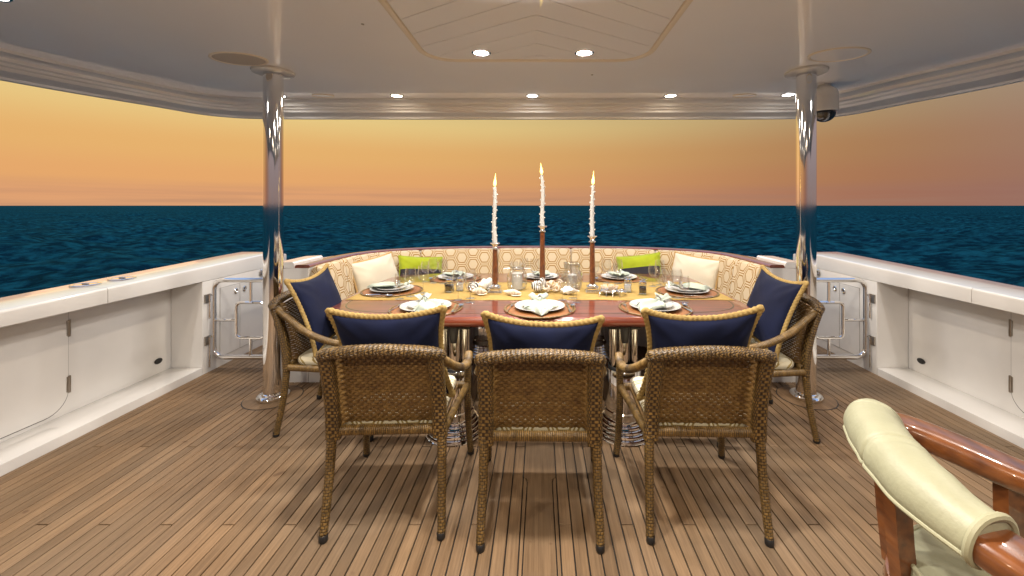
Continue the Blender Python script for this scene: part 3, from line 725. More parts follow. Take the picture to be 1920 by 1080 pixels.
# ------------------------------------------------------------------ dining table
TZ = .74; TA, TB, TYC, TE = 1.47, .84, 3.36, 6.0
def sup(a, b, e, k=160):
    o = []
    for i in range(k):
        t = 2*PI*i/k; c, s = math.cos(t), math.sin(t)
        o.append((math.copysign(abs(c)**(2/e), c)*a, math.copysign(abs(s)**(2/e), s)*b))
    return resample(o, .03, True)
def build_table():
    o = empty('dining_table', (0, TYC, 0), 0, 'long varnished mahogany dining table on polished steel pedestals', 'table')
    rings = []
    for off, z in ((.11, TZ-.066), (.030, TZ-.066), (.012, TZ-.060), (.002, TZ-.045), (0, TZ-.033), (.002, TZ-.020), (.010, TZ-.007), (.024, TZ-.001), (.034, TZ)):
        rings.append([(x, y, z) for x, y in sup(TA-off, TB-off, TE)])
    k = min(len(r) for r in rings)
    rings = []
    base = sup(1, 1, 1)  # placeholder replaced below
    def ring(off, z, kk=200):
        r = []
        for i in range(kk):
            t = 2*PI*i/kk; c, s = math.cos(t), math.sin(t)
            # even spread along the outline
            x = math.copysign(abs(c)**(2/TE), c)*(TA-off); y = math.copysign(abs(s)**(2/TE), s)*(TB-off); r.append((x, y, z))
        return r
    for off, z in ((.11, TZ-.066), (.030, TZ-.066), (.012, TZ-.060), (.002, TZ-.045), (0, TZ-.033), (.002, TZ-.020), (.010, TZ-.007), (.024, TZ-.001), (.034, TZ)):
        rings.append(ring(off, z))
    MB().rings(rings).build('tabletop', M['mahog'], o, sharp=60)
    a = ring(.098, TZ+.0006); b = ring(.106, TZ+.0006)
    MB().rings([a, b], caps=False).build('inlay_line', M['inlay'], o, smooth=False)
    for j, (x, y) in enumerate(((-.535, 2.61), (.53, 2.61), (-.535, 3.98), (.53, 3.98))):
        p = MB(); prof = [(.182, .0)]
        for k2 in range(5):
            r0 = .178-.012*k2; z0 = .004+.021*k2
            prof += [(r0, z0), (r0+.004, z0+.007), (r0+.002, z0+.015), (r0-.006, z0+.019), (r0-.012, z0+.020)]
        prof += [(.118, .112), (.118, .150), (.114, .154), (.112, .156), (.112, .405), (.109, .410), (.098, .410)]
        pd = p.lathe(prof, 48).build('pedestal', M['chrome'], o, (x, y-TYC, 0))
        MB().lathe([(.098, .392), (.096, .42), (.090, .424)], 40).build('collar', M['black'], pd)
        q = MB().lathe([(.040, .40), (.040, .673)], 28)
        for dx, dy, r in ((-.066, -.03, .018), (.066, -.03, .018), (-.07, .05, .012), (.07, .05, .012)):
            q.sweep([(dx, dy, .40), (dx, dy, .673)], r, up=(0, 1, 0), n=14)
        q.build('column', M['chrome'], pd)
        l = MB(); l.sweep([(0, -.055, .673), (0, -.060, .62), (0, -.055, .575)], lambda i, t, d, ph: ((.032-.012*t)*math.cos(ph), .012*math.sin(ph)), up=(0, 1, 0), n=12)
        l.box((-.10, -.05, .655), (.10, .05, .673), .004); l.build('bracket', M['darkmetal'], pd)
build_table()
# runner
rn = MB(); xs = np.linspace(-1.45, 1.45, 80); rows = []
def runner_edge(x): return 0.006*math.sin(x*7)+.004*math.sin(x*17)
for v in np.linspace(0, 1, 14):
    rows.append([(x, 2.985+.70*v+runner_edge(x+v), TZ+.0022+.0006*math.sin(x*31+v*9)-(max(0, abs(x)-1.435)*.9)) for x in xs])
rn.rings(rows, caps=False, closed_ring=False)
ro = rn.build('table_runner', M['runner'])
sm = ro.modifiers.new('thickness', 'SOLIDIFY'); sm.thickness = .0015; sm.offset = -1
tag(ro, 'golden burlap runner laid along the middle of the table', 'runner')

# ------------------------------------------------------------------ wicker armchairs
def ridged(rx, ry, period=.0085, amp=.10, twist=0, fn=None):
    def f(i, t, d, ph):
        k = 1+amp*math.sin(2*PI*d/period+twist*ph)
        s = fn(t) if fn else 1
        return rx*s*k*math.cos(ph), ry*s*k*math.sin(ph)
    return f
def build_chair():
    o = empty('wicker_armchair', (0, 0, 0))
    st = .0028
    # woven back panel
    p = MB(); NU, NV = 26, 27
    def S(u, v):
        e = min(u, 1-u); hw = .220-.004*v; z = .458+.352*v+.014*v*(1-(2*u-1)**2)
        y = .062-.085*v+.038*sstep(e/.10)-.012*v*(1-(2*u-1)**2)
        return np.array(((2*u-1)*hw, y, z))
    for r in range(NV):
        v = (r+.5)/NV; pts = []
        for k in range(NU*2+1):
            u = k/(NU*2); w = math.cos(PI*(k/2+r))
            c = S(u, v); pts.append((c[0], c[1]+.0046*w, c[2]))
        p.sweep(pts, (.0024, .0069), n=6)
    for k in range(NU+1):
        u = k/NU; p.sweep([tuple(S(u, v)) for v in np.linspace(0, 1, 7)], .0024, up=(0, 1, 0), n=5)
    p.build('back_panel', M['wicker_in'], o, sharp=60)
    # posts and back legs
    for s in (-1, 1):
        post = resample(smooth_path([(s*.233, .060, .405), (s*.231, .045, .56), (s*.229, .012, .69), (s*.229, -.030, .805)], 6), st)
        def psec(i, t, d, ph, s=s):
            c, q = math.cos(ph), math.sin(ph); k = 1+.025*math.sin(2*PI*d/.015)
            return .0325*k*math.copysign(abs(c)**.45, c), .017*k*math.copysign(abs(q)**.6, q)
        MB().sweep(post, psec, up=(0, 1, 0), n=24).build('back_post', M['weave_post'], o, sharp=70, uvs='auto')
        leg = resample(smooth_path([(s*.250, 0, .018), (s*.247, .020, .12), (s*.243, .045, .27), (s*.240, .060, .43)], 6), st)
        lg = MB().sweep(leg, ridged(.020, .020, .010, .06, 2, lambda t: .86+.2*t), up=(0, 1, 0), n=14).build('leg', M['weave_leg'], o, sharp=70, uvs='auto')
        MB().lathe([(.002, 0), (.015, 0), (.0185, .006), (.0185, .028), (.016, .032)], 14, (s*.248, -.001, 0)).build('foot_cap', M['black'], lg)
        fl = resample(smooth_path([(s*.296, .600, .018), (s*.288, .578, .16), (s*.282, .566, .34), (s*.284, .562, .50), (s*.287, .558, .575)], 6), st)
        lg = MB().sweep(fl, ridged(.020, .020, .010, .05, 2, lambda t: .88+.15*t), up=(0, 1, 0), n=14).build('leg', M['weave_leg'], o, sharp=70, uvs='auto')
        MB().lathe([(.002, 0), (.015, 0), (.0185, .006), (.0185, .028), (.016, .032)], 14, (s*.2965, .601, 0)).build('foot_cap', M['black'], lg)
        arm = resample(smooth_path([(s*.226, -.020, .792), (s*.248, .06, .742), (s*.280, .18, .668), (s*.296, .32, .612), (s*.298, .46, .585), (s*.290, .550, .592), (s*.285, .588, .565)], 8), st)
        MB().sweep(arm, ridged(.023, .019, .0085, .07, 0), n=14).build('arm', M['weave_wrap'], o, sharp=70, uvs='auto')
    top = resample(smooth_path([(-.241, -.010, .788), (-.236, -.024, .803), (-.185, -.042, .817), (-.09, -.056, .828), (0, -.060, .832), (.09, -.056, .828), (.185, -.042, .817), (.236, -.024, .803), (.241, -.010, .788)], 8), st)
    def tsec(i, t, d, ph):
        c, q = math.cos(ph), math.sin(ph); k = 1+.06*math.sin(2*PI*d/.020+2*ph)+.05*math.sin(2*PI*d/.020-3*ph)
        return .029*k*math.copysign(abs(c)**.8, c), .023*k*math.copysign(abs(q)**.8, q)
    tr = MB().sweep(top, tsec, n=20); tr.uv = [(a+.5*b, b) for a, b in tr.uv]
    tr.build('top_rail', M['weave_post'], o, sharp=70, uvs='auto')
    MB().sweep(resample([(-.23, .062, .440), (.23, .062, .440)], st), ridged(.020, .022, .0075, .07), n=14).build('rear_rail', M['weave_wrap'], o, sharp=70, uvs='auto')
    MB().sweep(resample([(-.275, .560, .415), (.275, .560, .415)], .004), ridged(.019, .021, .0085, .06), n=12).build('front_rail', M['weave_wrap'], o, sharp=70, uvs='auto')
    for s in (-1, 1):
        MB().sweep(resample([(s*.245, .07, .425), (s*.28, .55, .415)], .004), ridged(.017, .020, .0085, .06), n=12).build('side_rail', M['weave_wrap'], o, sharp=70, uvs='auto')
    MB().box((-.235, .07, .412), (.235, .55, .428), .004).build('seat', M['wicker_in'], o)
    return o
CH = build_chair()
chair_spots = [((-.672, 1.755), R(2), 'wicker armchair with its back to the open deck, row end on filler cap side'),
               ((.002, 1.700), R(-.5), 'wicker armchair with its back to the open deck, middle of the row'),
               ((.718, 1.735), R(-1.5), 'wicker armchair with its back to the open deck, row end on dome camera side'),
               ((-1.630, 2.79), R(-90), 'wicker armchair at the table corner beside the pole on the filler cap side'),
               ((1.665, 2.72), R(90), 'wicker armchair at the table corner beside the pole near the dome camera')]
chairs = []
for i, (c, rz, lb) in enumerate(chair_spots):
    o = CH if i == 0 else dup(CH)
    o.location = (c[0], c[1], 0); o.rotation_euler = (0, 0, rz); tag(o, lb, 'armchair', 'wicker armchairs at the table'); chairs.append(o)

# seat cushions
def cushion_mesh():
    m = MB(); n = 14; rings = []; uv = []
    o = round_rect(-.225, .225, -.225, .225, .05, 5)
    prof = [(.86, .0), (.97, .004), (1.0, .020), (1.0, .036), (.97, .050), (.86, .057), (.5, .062), (.02, .063)]
    for sc, z in prof:
        rings.append([(x*sc*1.02, y*sc, z) for x, y in o]); uv += [(x*sc, y*sc+(z*.8 if sc > .9 else .04)) for x, y in o]
    m.rings(rings); return m.mesh('seat_cushion', M['seatfab'], uvs=uv)
CM = cushion_mesh()
names5 = ['row chair on the filler cap side', 'middle chair of the row', 'row chair on the dome camera side', 'corner chair on the filler cap side', 'corner chair on the dome camera side']
for i, ((c, rz, _), nm) in enumerate(zip(chair_spots, names5)):
    p = Matrix.Rotation(rz, 3, 'Z') @ Vector((0, .325, 0))
    o = link('seat_cushion', CM, None, (c[0]+p.x, c[1]+p.y, .429), (0, 0, rz))
    tag(o, 'cream trellis seat cushion on the '+nm, 'cushion', 'seat cushions of the wicker chairs')

# pillows
def pillow_mesh(hw, hh, th, sag, mats, split=None, seed=0, N=34):
    m = MB(); rr = np.random.RandomState(seed); ph = rr.rand(6)*6
    def pt(u, v, sgn):
        sx = 1-sag*(1-abs(v)**2.2)*abs(u)**2; sy = 1-sag*1.25*(1-abs(u)**2.2)*abs(v)**2
        x = hw*u*sx; y = hh*v*sy
        e = max(0, (1-u*u))*max(0, (1-v*v)); z = th*e**.42*sgn
        cr = (abs(u)*abs(v))**1.5*e**.5; z += .016*cr*math.sin(13*(abs(u)-abs(v))+ph[3]*(1 if u > 0 else 2)+ph[4]*(1 if v > 0 else 2))
        z += .009*math.sin(4*u+ph[0])*math.sin(3*v+ph[1])*e+.004*math.sin(11*u*v+ph[2])*e
        return (x, y, z)
    g = np.linspace(-1, 1, N+1); vs = []; ix = {}
    for s in (1, -1):
        for i, u in enumerate(g):
            for j, v in enumerate(g):
                if s < 0 and (i in (0, N) or j in (0, N)): ix[(s, i, j)] = ix[(1, i, j)]; continue
                ix[(s, i, j)] = len(vs); vs.append(pt(u, v, s))
    fs = []; mi = []
    for s in (1, -1):
        for i in range(N):
            for j in range(N):
                q = (ix[(s, i, j)], ix[(s, i+1, j)], ix[(s, i+1, j+1)], ix[(s, i, j+1)])
                fs.append(q if s > 0 else q[::-1]); mi.append(1 if (split is not None and g[j]+.02 < split) else 0)
    m.v = vs; m.f = fs; m.mi = mi
    border = [pt(u, -1, 1) for u in g[:-1]]+[pt(1, v, 1) for v in g[:-1]]+[pt(u, 1, 1) for u in g[::-1][:-1]]+[pt(-1, v, 1) for v in g[::-1][:-1]]
    return m.mesh('pillow_cover', mats, sharp=80), [(x, y, 0) for x, y, z in border]
def rope_mesh(border, r, m, step=.004, lobes=3, period=.034, amp=.16, flat=1.0):
    b = resample(smooth_path(border[::2], 3, True), step, True)
    def sec(i, t, d, ph):
        k = 1+amp*math.sin(lobes*ph+2*PI*d/period)+amp*.5*math.sin(lobes*ph-2*PI*d/period)
        return r*k*math.cos(ph), r*flat*k*math.sin(ph)
    return MB().sweep(b, sec, closed=True, n=16).mesh('rope', m, sharp=80)
def place_pillow(name, cover, trim, trim_name, pos, facing, tilt, roll, label, group, cat='pillow'):
    """facing: heading (deg) the pillow's face looks to, measured from +Y towards +X; tilt leans the top backwards"""
    o = empty(name, pos, 0, label, cat, group)
    rot = Matrix.Rotation(-R(facing), 4, 'Z') @ Matrix.Rotation(R(tilt), 4, 'X') @ Matrix.Rotation(R(roll), 4, 'Y') @ Matrix.Rotation(R(90), 4, 'X') @ Matrix.Rotation(PI, 4, 'Y')
    o.rotation_euler = rot.to_euler()
    link('cover', cover, o)
    if trim: link(trim_name, trim, o)
    return o
nav = [pillow_mesh(.252, .250, .066, .135+.012*i, M['navy'], seed=i) for i in range(3)]
navr = [rope_mesh(b, .0150, M['rope'], .003, 3, .022, .09, .8) for _, b in nav]
pil = [(0, .150, .737, 21, -1), (1, .150, .722, 21, 2.5), (2, .150, .742, 21, -2), (1, .150, .742, 20, 3), (0, .150, .742, 20, -3)]
for i, ((c, rz, _), nm, (k, dy, z, tl, rl)) in enumerate(zip(chair_spots, names5, pil)):
    p = Matrix.Rotation(rz, 3, 'Z') @ Vector((0, dy, 0))
    place_pillow('navy_pillow', nav[k][0], navr[k], 'rope_trim', (c[0]+p.x, c[1]+p.y, z), -math.degrees(rz), tl, rl, 'navy pillow with braided rope edge on the '+nm, 'navy pillows on the wicker chairs')
crm = pillow_mesh(.255, .195, .085, .07, M['cream'], seed=5); crt = rope_mesh(crm[1], .011, M['tan'], .008, 2, .03, .05)
grn = pillow_mesh(.235, .165, .07, .06, [M['green'], M['charcoal']], split=.10, seed=6); grt = rope_mesh(grn[1], .006, M['green'], .010, 2, .03, .03)
place_pillow('cream_pillow', crm[0], crt, 'edging', (-1.60, 4.02, .730), 122, 18, 7, 'cream pillow with tan edging on the sofa, filler cap side', 'cream pillows on the sofa')
place_pillow('cream_pillow', crm[0], crt, 'edging', (1.55, 4.13, .730), -134, 18, -5, 'cream pillow with tan edging on the sofa, dome camera side', 'cream pillows on the sofa')
place_pillow('green_pillow', grn[0], grt, 'edging', (-1.26, 4.36, .725), 146, 18, -6, 'lime green and charcoal pillow on the sofa, filler cap side', 'green pillows on the sofa')
place_pillow('green_pillow', grn[0], grt, 'edging', (1.07, 4.42, .735), -156, 18, 9, 'lime green and charcoal pillow on the sofa, dome camera side', 'green pillows on the sofa')

# ------------------------------------------------------------------ place settings
def mk_placemat():
    o = empty('placemat'); prof = [(.001, .002)]
    for k in range(22):
        r = .01+.0098*k; prof += [(r, .0022), (r+.0049, .0042)]
    prof += [(.226, .0025), (.228, .0065), (.234, .0085), (.239, .006), (.239, .001), (.2, .0004)]
    MB().lathe(prof[:-6], 48).build('woven_disc', M['mat'], o, sharp=80)
    MB().lathe(prof[-6:], 48).build('rim', M['wicker'], o)
    return o
def mk_plate(r, h, name):
    o = MB().lathe([(.001, .002), (r*.55, .002), (r*.57, 0), (r*.62, 0), (r*.64, .004), (r*.97, h*.86), (r, h), (r*.985, h+.002), (r*.95, h*.92), (r*.66, .008), (r*.60, .006), (.001, .006)], 56).build(name, M['china'], None, sharp=60)
    return o
def mk_napkin(seed, spread=1.0):
    rr = np.random.RandomState(seed); ph = rr.rand(8)*6
    o = empty('napkin'); m = MB(); rows = []; n = 17
    # ring at y=+.05, cloth runs over the plate and drops past its edge
    L = [(.150, .050, .060), (.135, .062, .066), (.105, .045, .056), (.075, .024, .046), (.050, .015, .040), (.025, .030, .043), (-.01, .060, .045), (-.06, .088, .042), (-.11, .098, .040), (-.15, .082, .040), (-.185, .058, .034), (-.210, .034, .020), (-.232, .010, .008)]
    pts = smooth_path([(a, b, c) for a, b, c in L], 4)
    for y, w, z in pts:
        row = []
        for j in range(n):
            v = 2*j/(n-1)-1
            pl = .013*math.cos(4.5*v+ph[0]+y*6)*(.35+abs(w)/.1*.6)+.006*math.cos(9*v+ph[1]-y*9)
            tip = -.03*abs(v)*(1 if y < -.12 else 0)*spread
            row.append((w*v*spread+.02*math.sin(y*7+ph[2])*.5, y-tip*1.3, max(.0105, z+pl*min(1, w/.03+.2)-.010*v*v)))
        rows.append(row)
    m.rings(rows, caps=False, closed_ring=False)
    c = m.build('cloth', M['napkin'], o, sharp=80)
    s = c.modifiers.new('thickness', 'SOLIDIFY'); s.thickness = .0022; s.offset = 1
    rg = MB().sweep([(.0205*math.cos(2*PI*j/20), .052, .046+.0205*math.sin(2*PI*j/20)) for j in range(20)], (.0035, .008), up=(0, 1, 0), closed=True, n=8)
    for a in range(5):
        t = 2*PI*a/5; rg.sweep([(0, .052, .070), (.016*math.cos(t), .052+.016*math.sin(t), .075+.004*math.cos(3*t))], lambda i, tt, d, p2: (.0065*(1-tt*.7)*math.cos(p2), .0065*(1-tt*.7)*math.sin(p2)), n=7)
    rg.build('napkin_ring', M['silver'], o)
    return o
def mk_knife():
    o = empty('table_knife')
    MB().sweep([(0, -.11, .0045), (0, -.10, .005), (0, -.03, .0045), (0, 0, .0035)], lambda i, t, d, p: ((.0085 if 0 < i < 3 else .005)*math.cos(p), .004*math.sin(p)), n=10).build('handle', M['silver'], o)
    MB().prism([(-.004, 0), (.007, .004), (.0095, .05), (.008, .10), (0, .118), (-.004, .11)], .0025, .0042).build('blade', M['silver'], o, smooth=False)
    return o
def mk_fork():
    o = empty('table_fork')
    MB().sweep(smooth_path([(0, -.11, .004), (0, -.095, .0045), (0, -.03, .004), (0, .025, .006), (0, .05, .008)], 4), lambda i, t, d, p: ((.0085-.006*sstep(t*2.2)+.004*sstep((t-.8)*5))*math.cos(p), .0028*math.sin(p)), n=8).build('handle', M['silver'], o)
    t = MB().box((-.012, .048, .006), (.012, .062, .0085), .001)
    for k in range(4): t.sweep([(-.0105+.007*k, .060, .0072), (-.0105+.007*k, .085, .006), (-.0105+.007*k, .105, .0075)], (.0022, .0012), n=6)
    t.build('tines', M['silver'], o); return o
def mk_spoon():
    o = empty('table_spoon')
    MB().sweep(smooth_path([(0, -.11, .004), (0, -.095, .0045), (0, -.02, .004), (0, .045, .007)], 4), lambda i, t, d, p: ((.0085-.006*sstep(t*1.6))*math.cos(p), .0028*math.sin(p)), n=8).build('handle', M['silver'], o)
    b = MB(); n = 18
    b.rings([[(.0195*r*math.cos(2*PI*j/n), .070+.030*r*math.sin(2*PI*j/n), .003+.006*r*r) for j in range(n)] for r in (.05, .35, .6, .8, .93, 1.0)], caps=False)
    b.build('bowl', M['silver'], o, sharp=80); return o
def mk_wineglass(h, r):
    o = empty('wine_glass'); s = h/.21
    MB().lathe([(.001, .004), (.006, .005), (.030, .0015), (.034, .0005), (.034, 0)], 28).build('foot', M['glass'], o, sharp=80)
    MB().lathe([(.006, .005), (.0042, .012), (.0036, .05*s), (.0040, .085*s), (.008, .094*s)], 14).build('stem', M['glass'], o, sharp=80)
    bw = [(.004, .092), (.016, .097), (.030, .108), (.038, .126), (.0405, .145), (.039, .170), (.035, .195), (.0325, .21)]
    bw = [(a*r/.04, b*s) for a, b in bw]
    MB().lathe(bw, 28).build('bowl', M['glass'], o, sharp=80)
    return o
proto = dict(mat=mk_placemat(), knife=mk_knife(), fork=mk_fork(), spoon=mk_spoon(), g1=mk_wineglass(.215, .042), g2=mk_wineglass(.185, .036))
PL1 = mk_plate(.168, .022, 'dinner_plate'); PL2 = mk_plate(.118, .018, 'side_plate')
naps = [mk_napkin(k, sp) for k, sp in ((1, 1.0), (2, 1.15), (3, 1.0))]
used = set()
def put(key, src, x, y, z, rz, label, cat, group):
    if key in used: o = dup(src)
    else: o = src; used.add(key)
    o.location = (x, y, z); o.rotation_euler = (0, 0, rz); tag(o, label, cat, group); return o
seats = [(-.757, 2.735, 0, 'before the filler cap side row chair', 0, 28), (0, 2.735, 0, 'before the middle row chair', 1, 0), (.770, 2.745, 0, 'before the dome camera side row chair', 2, -38),
         (-1.185, 3.30, -90, 'at the filler cap side table end', 0, -10), (1.165, 3.255, 90, 'at the dome camera side table end', 2, 12),
         (-.79, 3.865, 180, 'before the sofa, filler cap side', 1, 20), (.015, 3.885, 180, 'before the middle of the sofa', 0, 0), (.745, 3.865, 180, 'before the sofa, dome camera side', 1, -15)]
def gl_name(k, rz, x):
    if k == 1: return 'small clear wine glass '
    alone = (k == 0) if (abs(rz) == 90 and x > 0) else (k == 2)
    return 'tall wine glass farther from the plate ' if alone else 'tall wine glass beside the small one '
for i, (x, y, rz, ph, nk, na) in enumerate(seats):
    a = R(rz); onrun = .004 if abs(y-3.3) < .3 else 0
    def W(dx, dy): return x+dx*math.cos(a)-dy*math.sin(a), y+dx*math.sin(a)+dy*math.cos(a)
    z = TZ+.0008+(.0026 if onrun else 0)
    put('mat', proto['mat'], x, y, z, a, 'round brown rattan placemat '+ph, 'placemat', 'placemats on the table')
    put('p1', PL1, x, y, z+.0045, a, 'large white dinner plate '+ph, 'plate', 'dinner plates')
    put('p2', PL2, x, y, z+.0150, a, 'small white plate stacked on the large plate '+ph, 'plate', 'small plates')
    put('n%d' % nk, naps[nk], x, y, z+.0045, a+R(na), 'mint linen napkin in a silver ring '+ph, 'napkin', 'linen napkins')
    jit = random.uniform(-3, 3)
    fx, fy = W(-.196, -.01); put('fork', proto['fork'], fx, fy, z+.0065, a+R(-6+jit), 'silver fork '+ph, 'fork', 'forks at the place settings')
    fx, fy = W(.190, -.02); put('knife', proto['knife'], fx, fy, z+.0065, a+R(6+jit), 'silver knife '+ph, 'knife', 'knives at the place settings')
    fx, fy = W(.216, -.015); put('spoon', proto['spoon'], fx, fy, z+.0065, a+R(-4+jit), 'silver spoon '+ph, 'spoon', 'spoons at the place settings')
    gz = lambda yy: TZ+.0008+(.003 if 2.97 < yy < 3.70 else 0)
    q = [(.165, .250), (.262, .185), (.245, .300)] if rz == 0 else ([(.20, .21), (.285, .155), (.075, .27)] if abs(rz) == 90 else [(.155, .225), (.245, .16), (.06, .265)])
    if abs(rz) == 90 and x > 0: q = [(-.16, .255), (.235, .205), (.29, .13)]
    for k, (dx, dy) in enumerate(q):
        gx, gy = W(dx, dy)
        big = k != 1
        put('g1' if big else 'g2', proto['g1' if big else 'g2'], gx, gy, gz(gy), 0, gl_name(k, rz, x)+ph, 'wine glass', ('tall' if big else 'small')+' wine glasses '+ph)

# ------------------------------------------------------------------ candlesticks and candles
def candlestick(x, y, zs, label):
    z0 = TZ+.004
    o = empty('candlestick', (x, y, z0), 0, label, 'candlestick', 'candlesticks on the runner')
    H = zs-z0
    b = MB(); 
    for w, za, zb in ((.056, 0, .012), (.050, .012, .020), (.040, .020, .042), (.046, .042, .050)): b.box((-w, -w, za), (w, w, zb), .003)
    b.lathe([(.034, .050), (.036, .056), (.027, .062), (.026, .070), (.02, .070)], 24)
    b.build('base', M['silver'], o, sharp=40)
    MB().lathe([(.0215, .068), (.0235, .10), (.0215, H*.5), (.0185, H-.052)], 24).build('shaft', M['mahog2'], o)
    MB().lathe([(.0185, H-.054), (.027, H-.050), (.028, H-.045), (.019, H-.040), (.016, H-.030), (.022, H-.016), (.036, H-.008), (.039, H-.004), (.036, H-.002), (.022, H-.001), (.020, H-.012)], 28).build('socket', M['silver'], o)
def candle(x, y, z0, z1, lean, label, seed):
    rr = np.random.RandomState(seed); H = z1-z0+.010
    o = empty('candle', (x, y, z0-.010), 0, label, 'candle', 'candles on the table')
    path = [(lean*.009*math.sin(t*4+seed)*t*(1.4-t)*2+lean*.008*t, .004*math.sin(t*5), H*t) for t in np.linspace(0, 1, 30)]
    w = MB().sweep(path, lambda i, t, d, p: (.0185*(1-.34*t)*(1+.07*math.sin(9*t+seed))*math.cos(p), .0185*(1-.34*t)*math.sin(p)), up=(0, 1, 0), n=14)
    for k in range(13):
        t = .10+.87*k/12+rr.uniform(-.015, .015); p = path[int(t*29)]; sd = 1 if k % 2 else -1; an = rr.uniform(-.7, .7)
        dx, dy = sd*math.cos(an), math.sin(an); r0 = .0170*(1-.34*t)
        w.sweep([(p[0]+dx*r0*.5, p[1]+dy*r0*.5, p[2]-.004), (p[0]+dx*(r0+.002), p[1]+dy*(r0+.002), p[2]), (p[0]+dx*(r0+.009), p[1]+dy*(r0+.009), p[2]+.006)], lambda i, tt, d, q: ((.0085, .0065, .0035)[i]*math.cos(q), (.0085, .0065, .0035)[i]*math.sin(q)), n=7)
    w.build('wax', M['wax'], o, sharp=60)
    tx, ty, _ = path[-1]
    MB().sweep([(tx, ty, H-.002), (tx, ty, H+.012)], .0012, up=(0, 1, 0), n=6).build('wick', M['black'], o)
    fl = MB(); fk = .10*math.sin(seed*2.3); fl.lathe([(.001, .003), (.008, .009), (.0125, .022), (.0115, .038), (.0065, .058), (.0035, .078), (.001, .108*(1+.10*math.cos(seed*1.7)))], 14, (tx, ty, H))
    fl.v = [(x+fk*max(0, z-H-.02), y, z) for x, y, z in fl.v]; fl.build('flame', M['flame'], o)
    ld = bpy.data.lights.new('candle_glow', 'POINT'); ld.energy = .08; ld.color = (1, .66, .30); ld.shadow_soft_size = .012
    lo = bpy.data.objects.new('candle_glow', ld); col.objects.link(lo); lo.parent = o; lo.location = (tx, ty, H+.03)
for x, y, zs, zt, ln, nm, sd in ((-.352, 3.23, 1.137, 1.575, -1, 'shortest', 1), (.022, 3.40, 1.262, 1.682, -1.1, 'tallest', 2), (.416, 3.25, 1.190, 1.590, .4, 'middle height', 3)):
    candlestick(x, y, zs, nm.capitalize()+' mahogany and silver candlestick on the burlap runner' if nm != 'middle height' else 'mahogany and silver candlestick of middle height on the runner')
    candle(x, y, zs, zt, ln, 'knobbly white lit candle in the %s candlestick' % nm, sd)

# ------------------------------------------------------------------ jars, mills, shells on the runner
RZ = TZ+.0045
j1 = empty('candle_jar', (-.185, 3.36, RZ), 0, 'round clear glass jar with a white pillar candle inside', 'jar')
MB().lathe([(.001, .003), (.055, .003), (.074, .012), (.082, .04), (.083, .09), (.078, .125), (.062, .150), (.056, .158), (.058, .185), (.064, .200), (.068, .212), (.066, .213)], 36).build('bowl', M['glass'], j1, sharp=80)
MB().lathe([(.001, .006), (.043, .006), (.043, .128), (.040, .132), (.001, .131)], 28).build('pillar_candle', M['wax'], j1)
bd = MB().lathe([(.0575, .158), (.060, .162), (.060, .176), (.0575, .180)], 32)
for s in (-1, 1): bd.sweep([(s*.058, 0, .170), (s*.085, 0, .168), (s*.112, 0, .166)], .005, up=(0, 1, 0), n=8)
bd.build('metal_band', M['silver'], j1)
j2 = empty('crystal_jar', (.265, 3.38, RZ), 0, 'ribbed crystal jar standing between the tall candles', 'jar')
cr = MB(); n = 48; rings = []
for r, z in [(.02, .003), (.060, .004), (.078, .02), (.085, .06), (.084, .11), (.072, .145), (.062, .160), (.064, .19), (.068, .212), (.066, .214), (.058, .19), (.056, .16)]:
    rings.append([(r*(1+.035*math.cos(12*2*PI*k/n))*math.cos(2*PI*k/n), r*(1+.035*math.cos(12*2*PI*k/n))*math.sin(2*PI*k/n), z) for k in range(n)])
cr.rings(rings, caps=False).build('bowl', M['crystal'], j2, sharp=80)
MB().lathe([(.001, .006), (.040, .006), (.040, .112), (.036, .116), (.001, .115)], 28).build('pillar_candle', M['wax'], j2)
def mill(x, y, fill, label):
    o = empty('spice_mill', (x, y, RZ), R(random.uniform(-20, 20)), label, 'mill', 'salt and pepper mills')
    MB().box((-.029, -.029, 0), (.029, .029, .082), .005).build('body', M['crystal'], o)
    MB().box((-.024, -.024, .010), (.024, .024, .060), .004).build('filling', M[fill], o)
    MB().lathe([(.026, .082), (.028, .086), (.028, .100), (.020, .104), (.012, .106), (.012, .114), (.007, .118), (.001, .118)], 20).build('cap', M['chrome'], o)
    MB().sweep([(0, 0, .112), (.030, .004, .114), (.036, .004, .122)], .0035, n=7).build('crank', M['chrome'], o)
mill(-.715, 3.25, 'pepper', 'clear mill with dark peppercorns near the shortest candle'); mill(-.640, 3.31, 'salt', 'clear mill with white salt near the shortest candle')
mill(.700, 3.26, 'salt', 'clear mill with white salt near the middle height candle'); mill(.795, 3.17, 'pepper', 'clear mill with dark peppercorns near the middle height candle')
def spiral_shell(name, x, y, L, r, rz, label, m='shell', turns=5, spikes=0, tiltz=0):
    o = MB(); n = 20; rings = []
    for k in range(34):
        t = k/33; env = (math.sin(PI*min(1, t*1.35)*.5))*(1-max(0, t-.72)/.28*.75) if t > 0 else 0
        rr = r*max(.02, env)*(1+.16*math.sin(2*PI*turns*t))
        rings.append([(L*(t-.5), rr*math.cos(2*PI*j/n)*(1+(.22*spikes*max(0, math.sin(6*PI*t))*max(0, math.cos(2.5*2*PI*j/n)))), r*.86+rr*.86*math.sin(2*PI*j/n+.4*math.sin(6*t))) for j in range(n)])
    o.rings(rings)
    q = MB(); 
    q.v = o.v; q.f = o.f; q.mi = o.mi
    # lip
    q.sweep([(L*.05, -r*.55, r*.25), (L*.22, -r*1.05, r*.22), (L*.40, -r*.80, r*.30), (L*.52, -r*.2, r*.45)], lambda i, t, d, p: (r*(.20+.12*math.sin(PI*t))*math.cos(p), r*.12*math.sin(p)), n=10)
    ob = q.build(name, M[m], None, (x, y, RZ), (0, tiltz, rz), sharp=60); tag(ob, label, 'shell', 'shells along the runner'); return ob
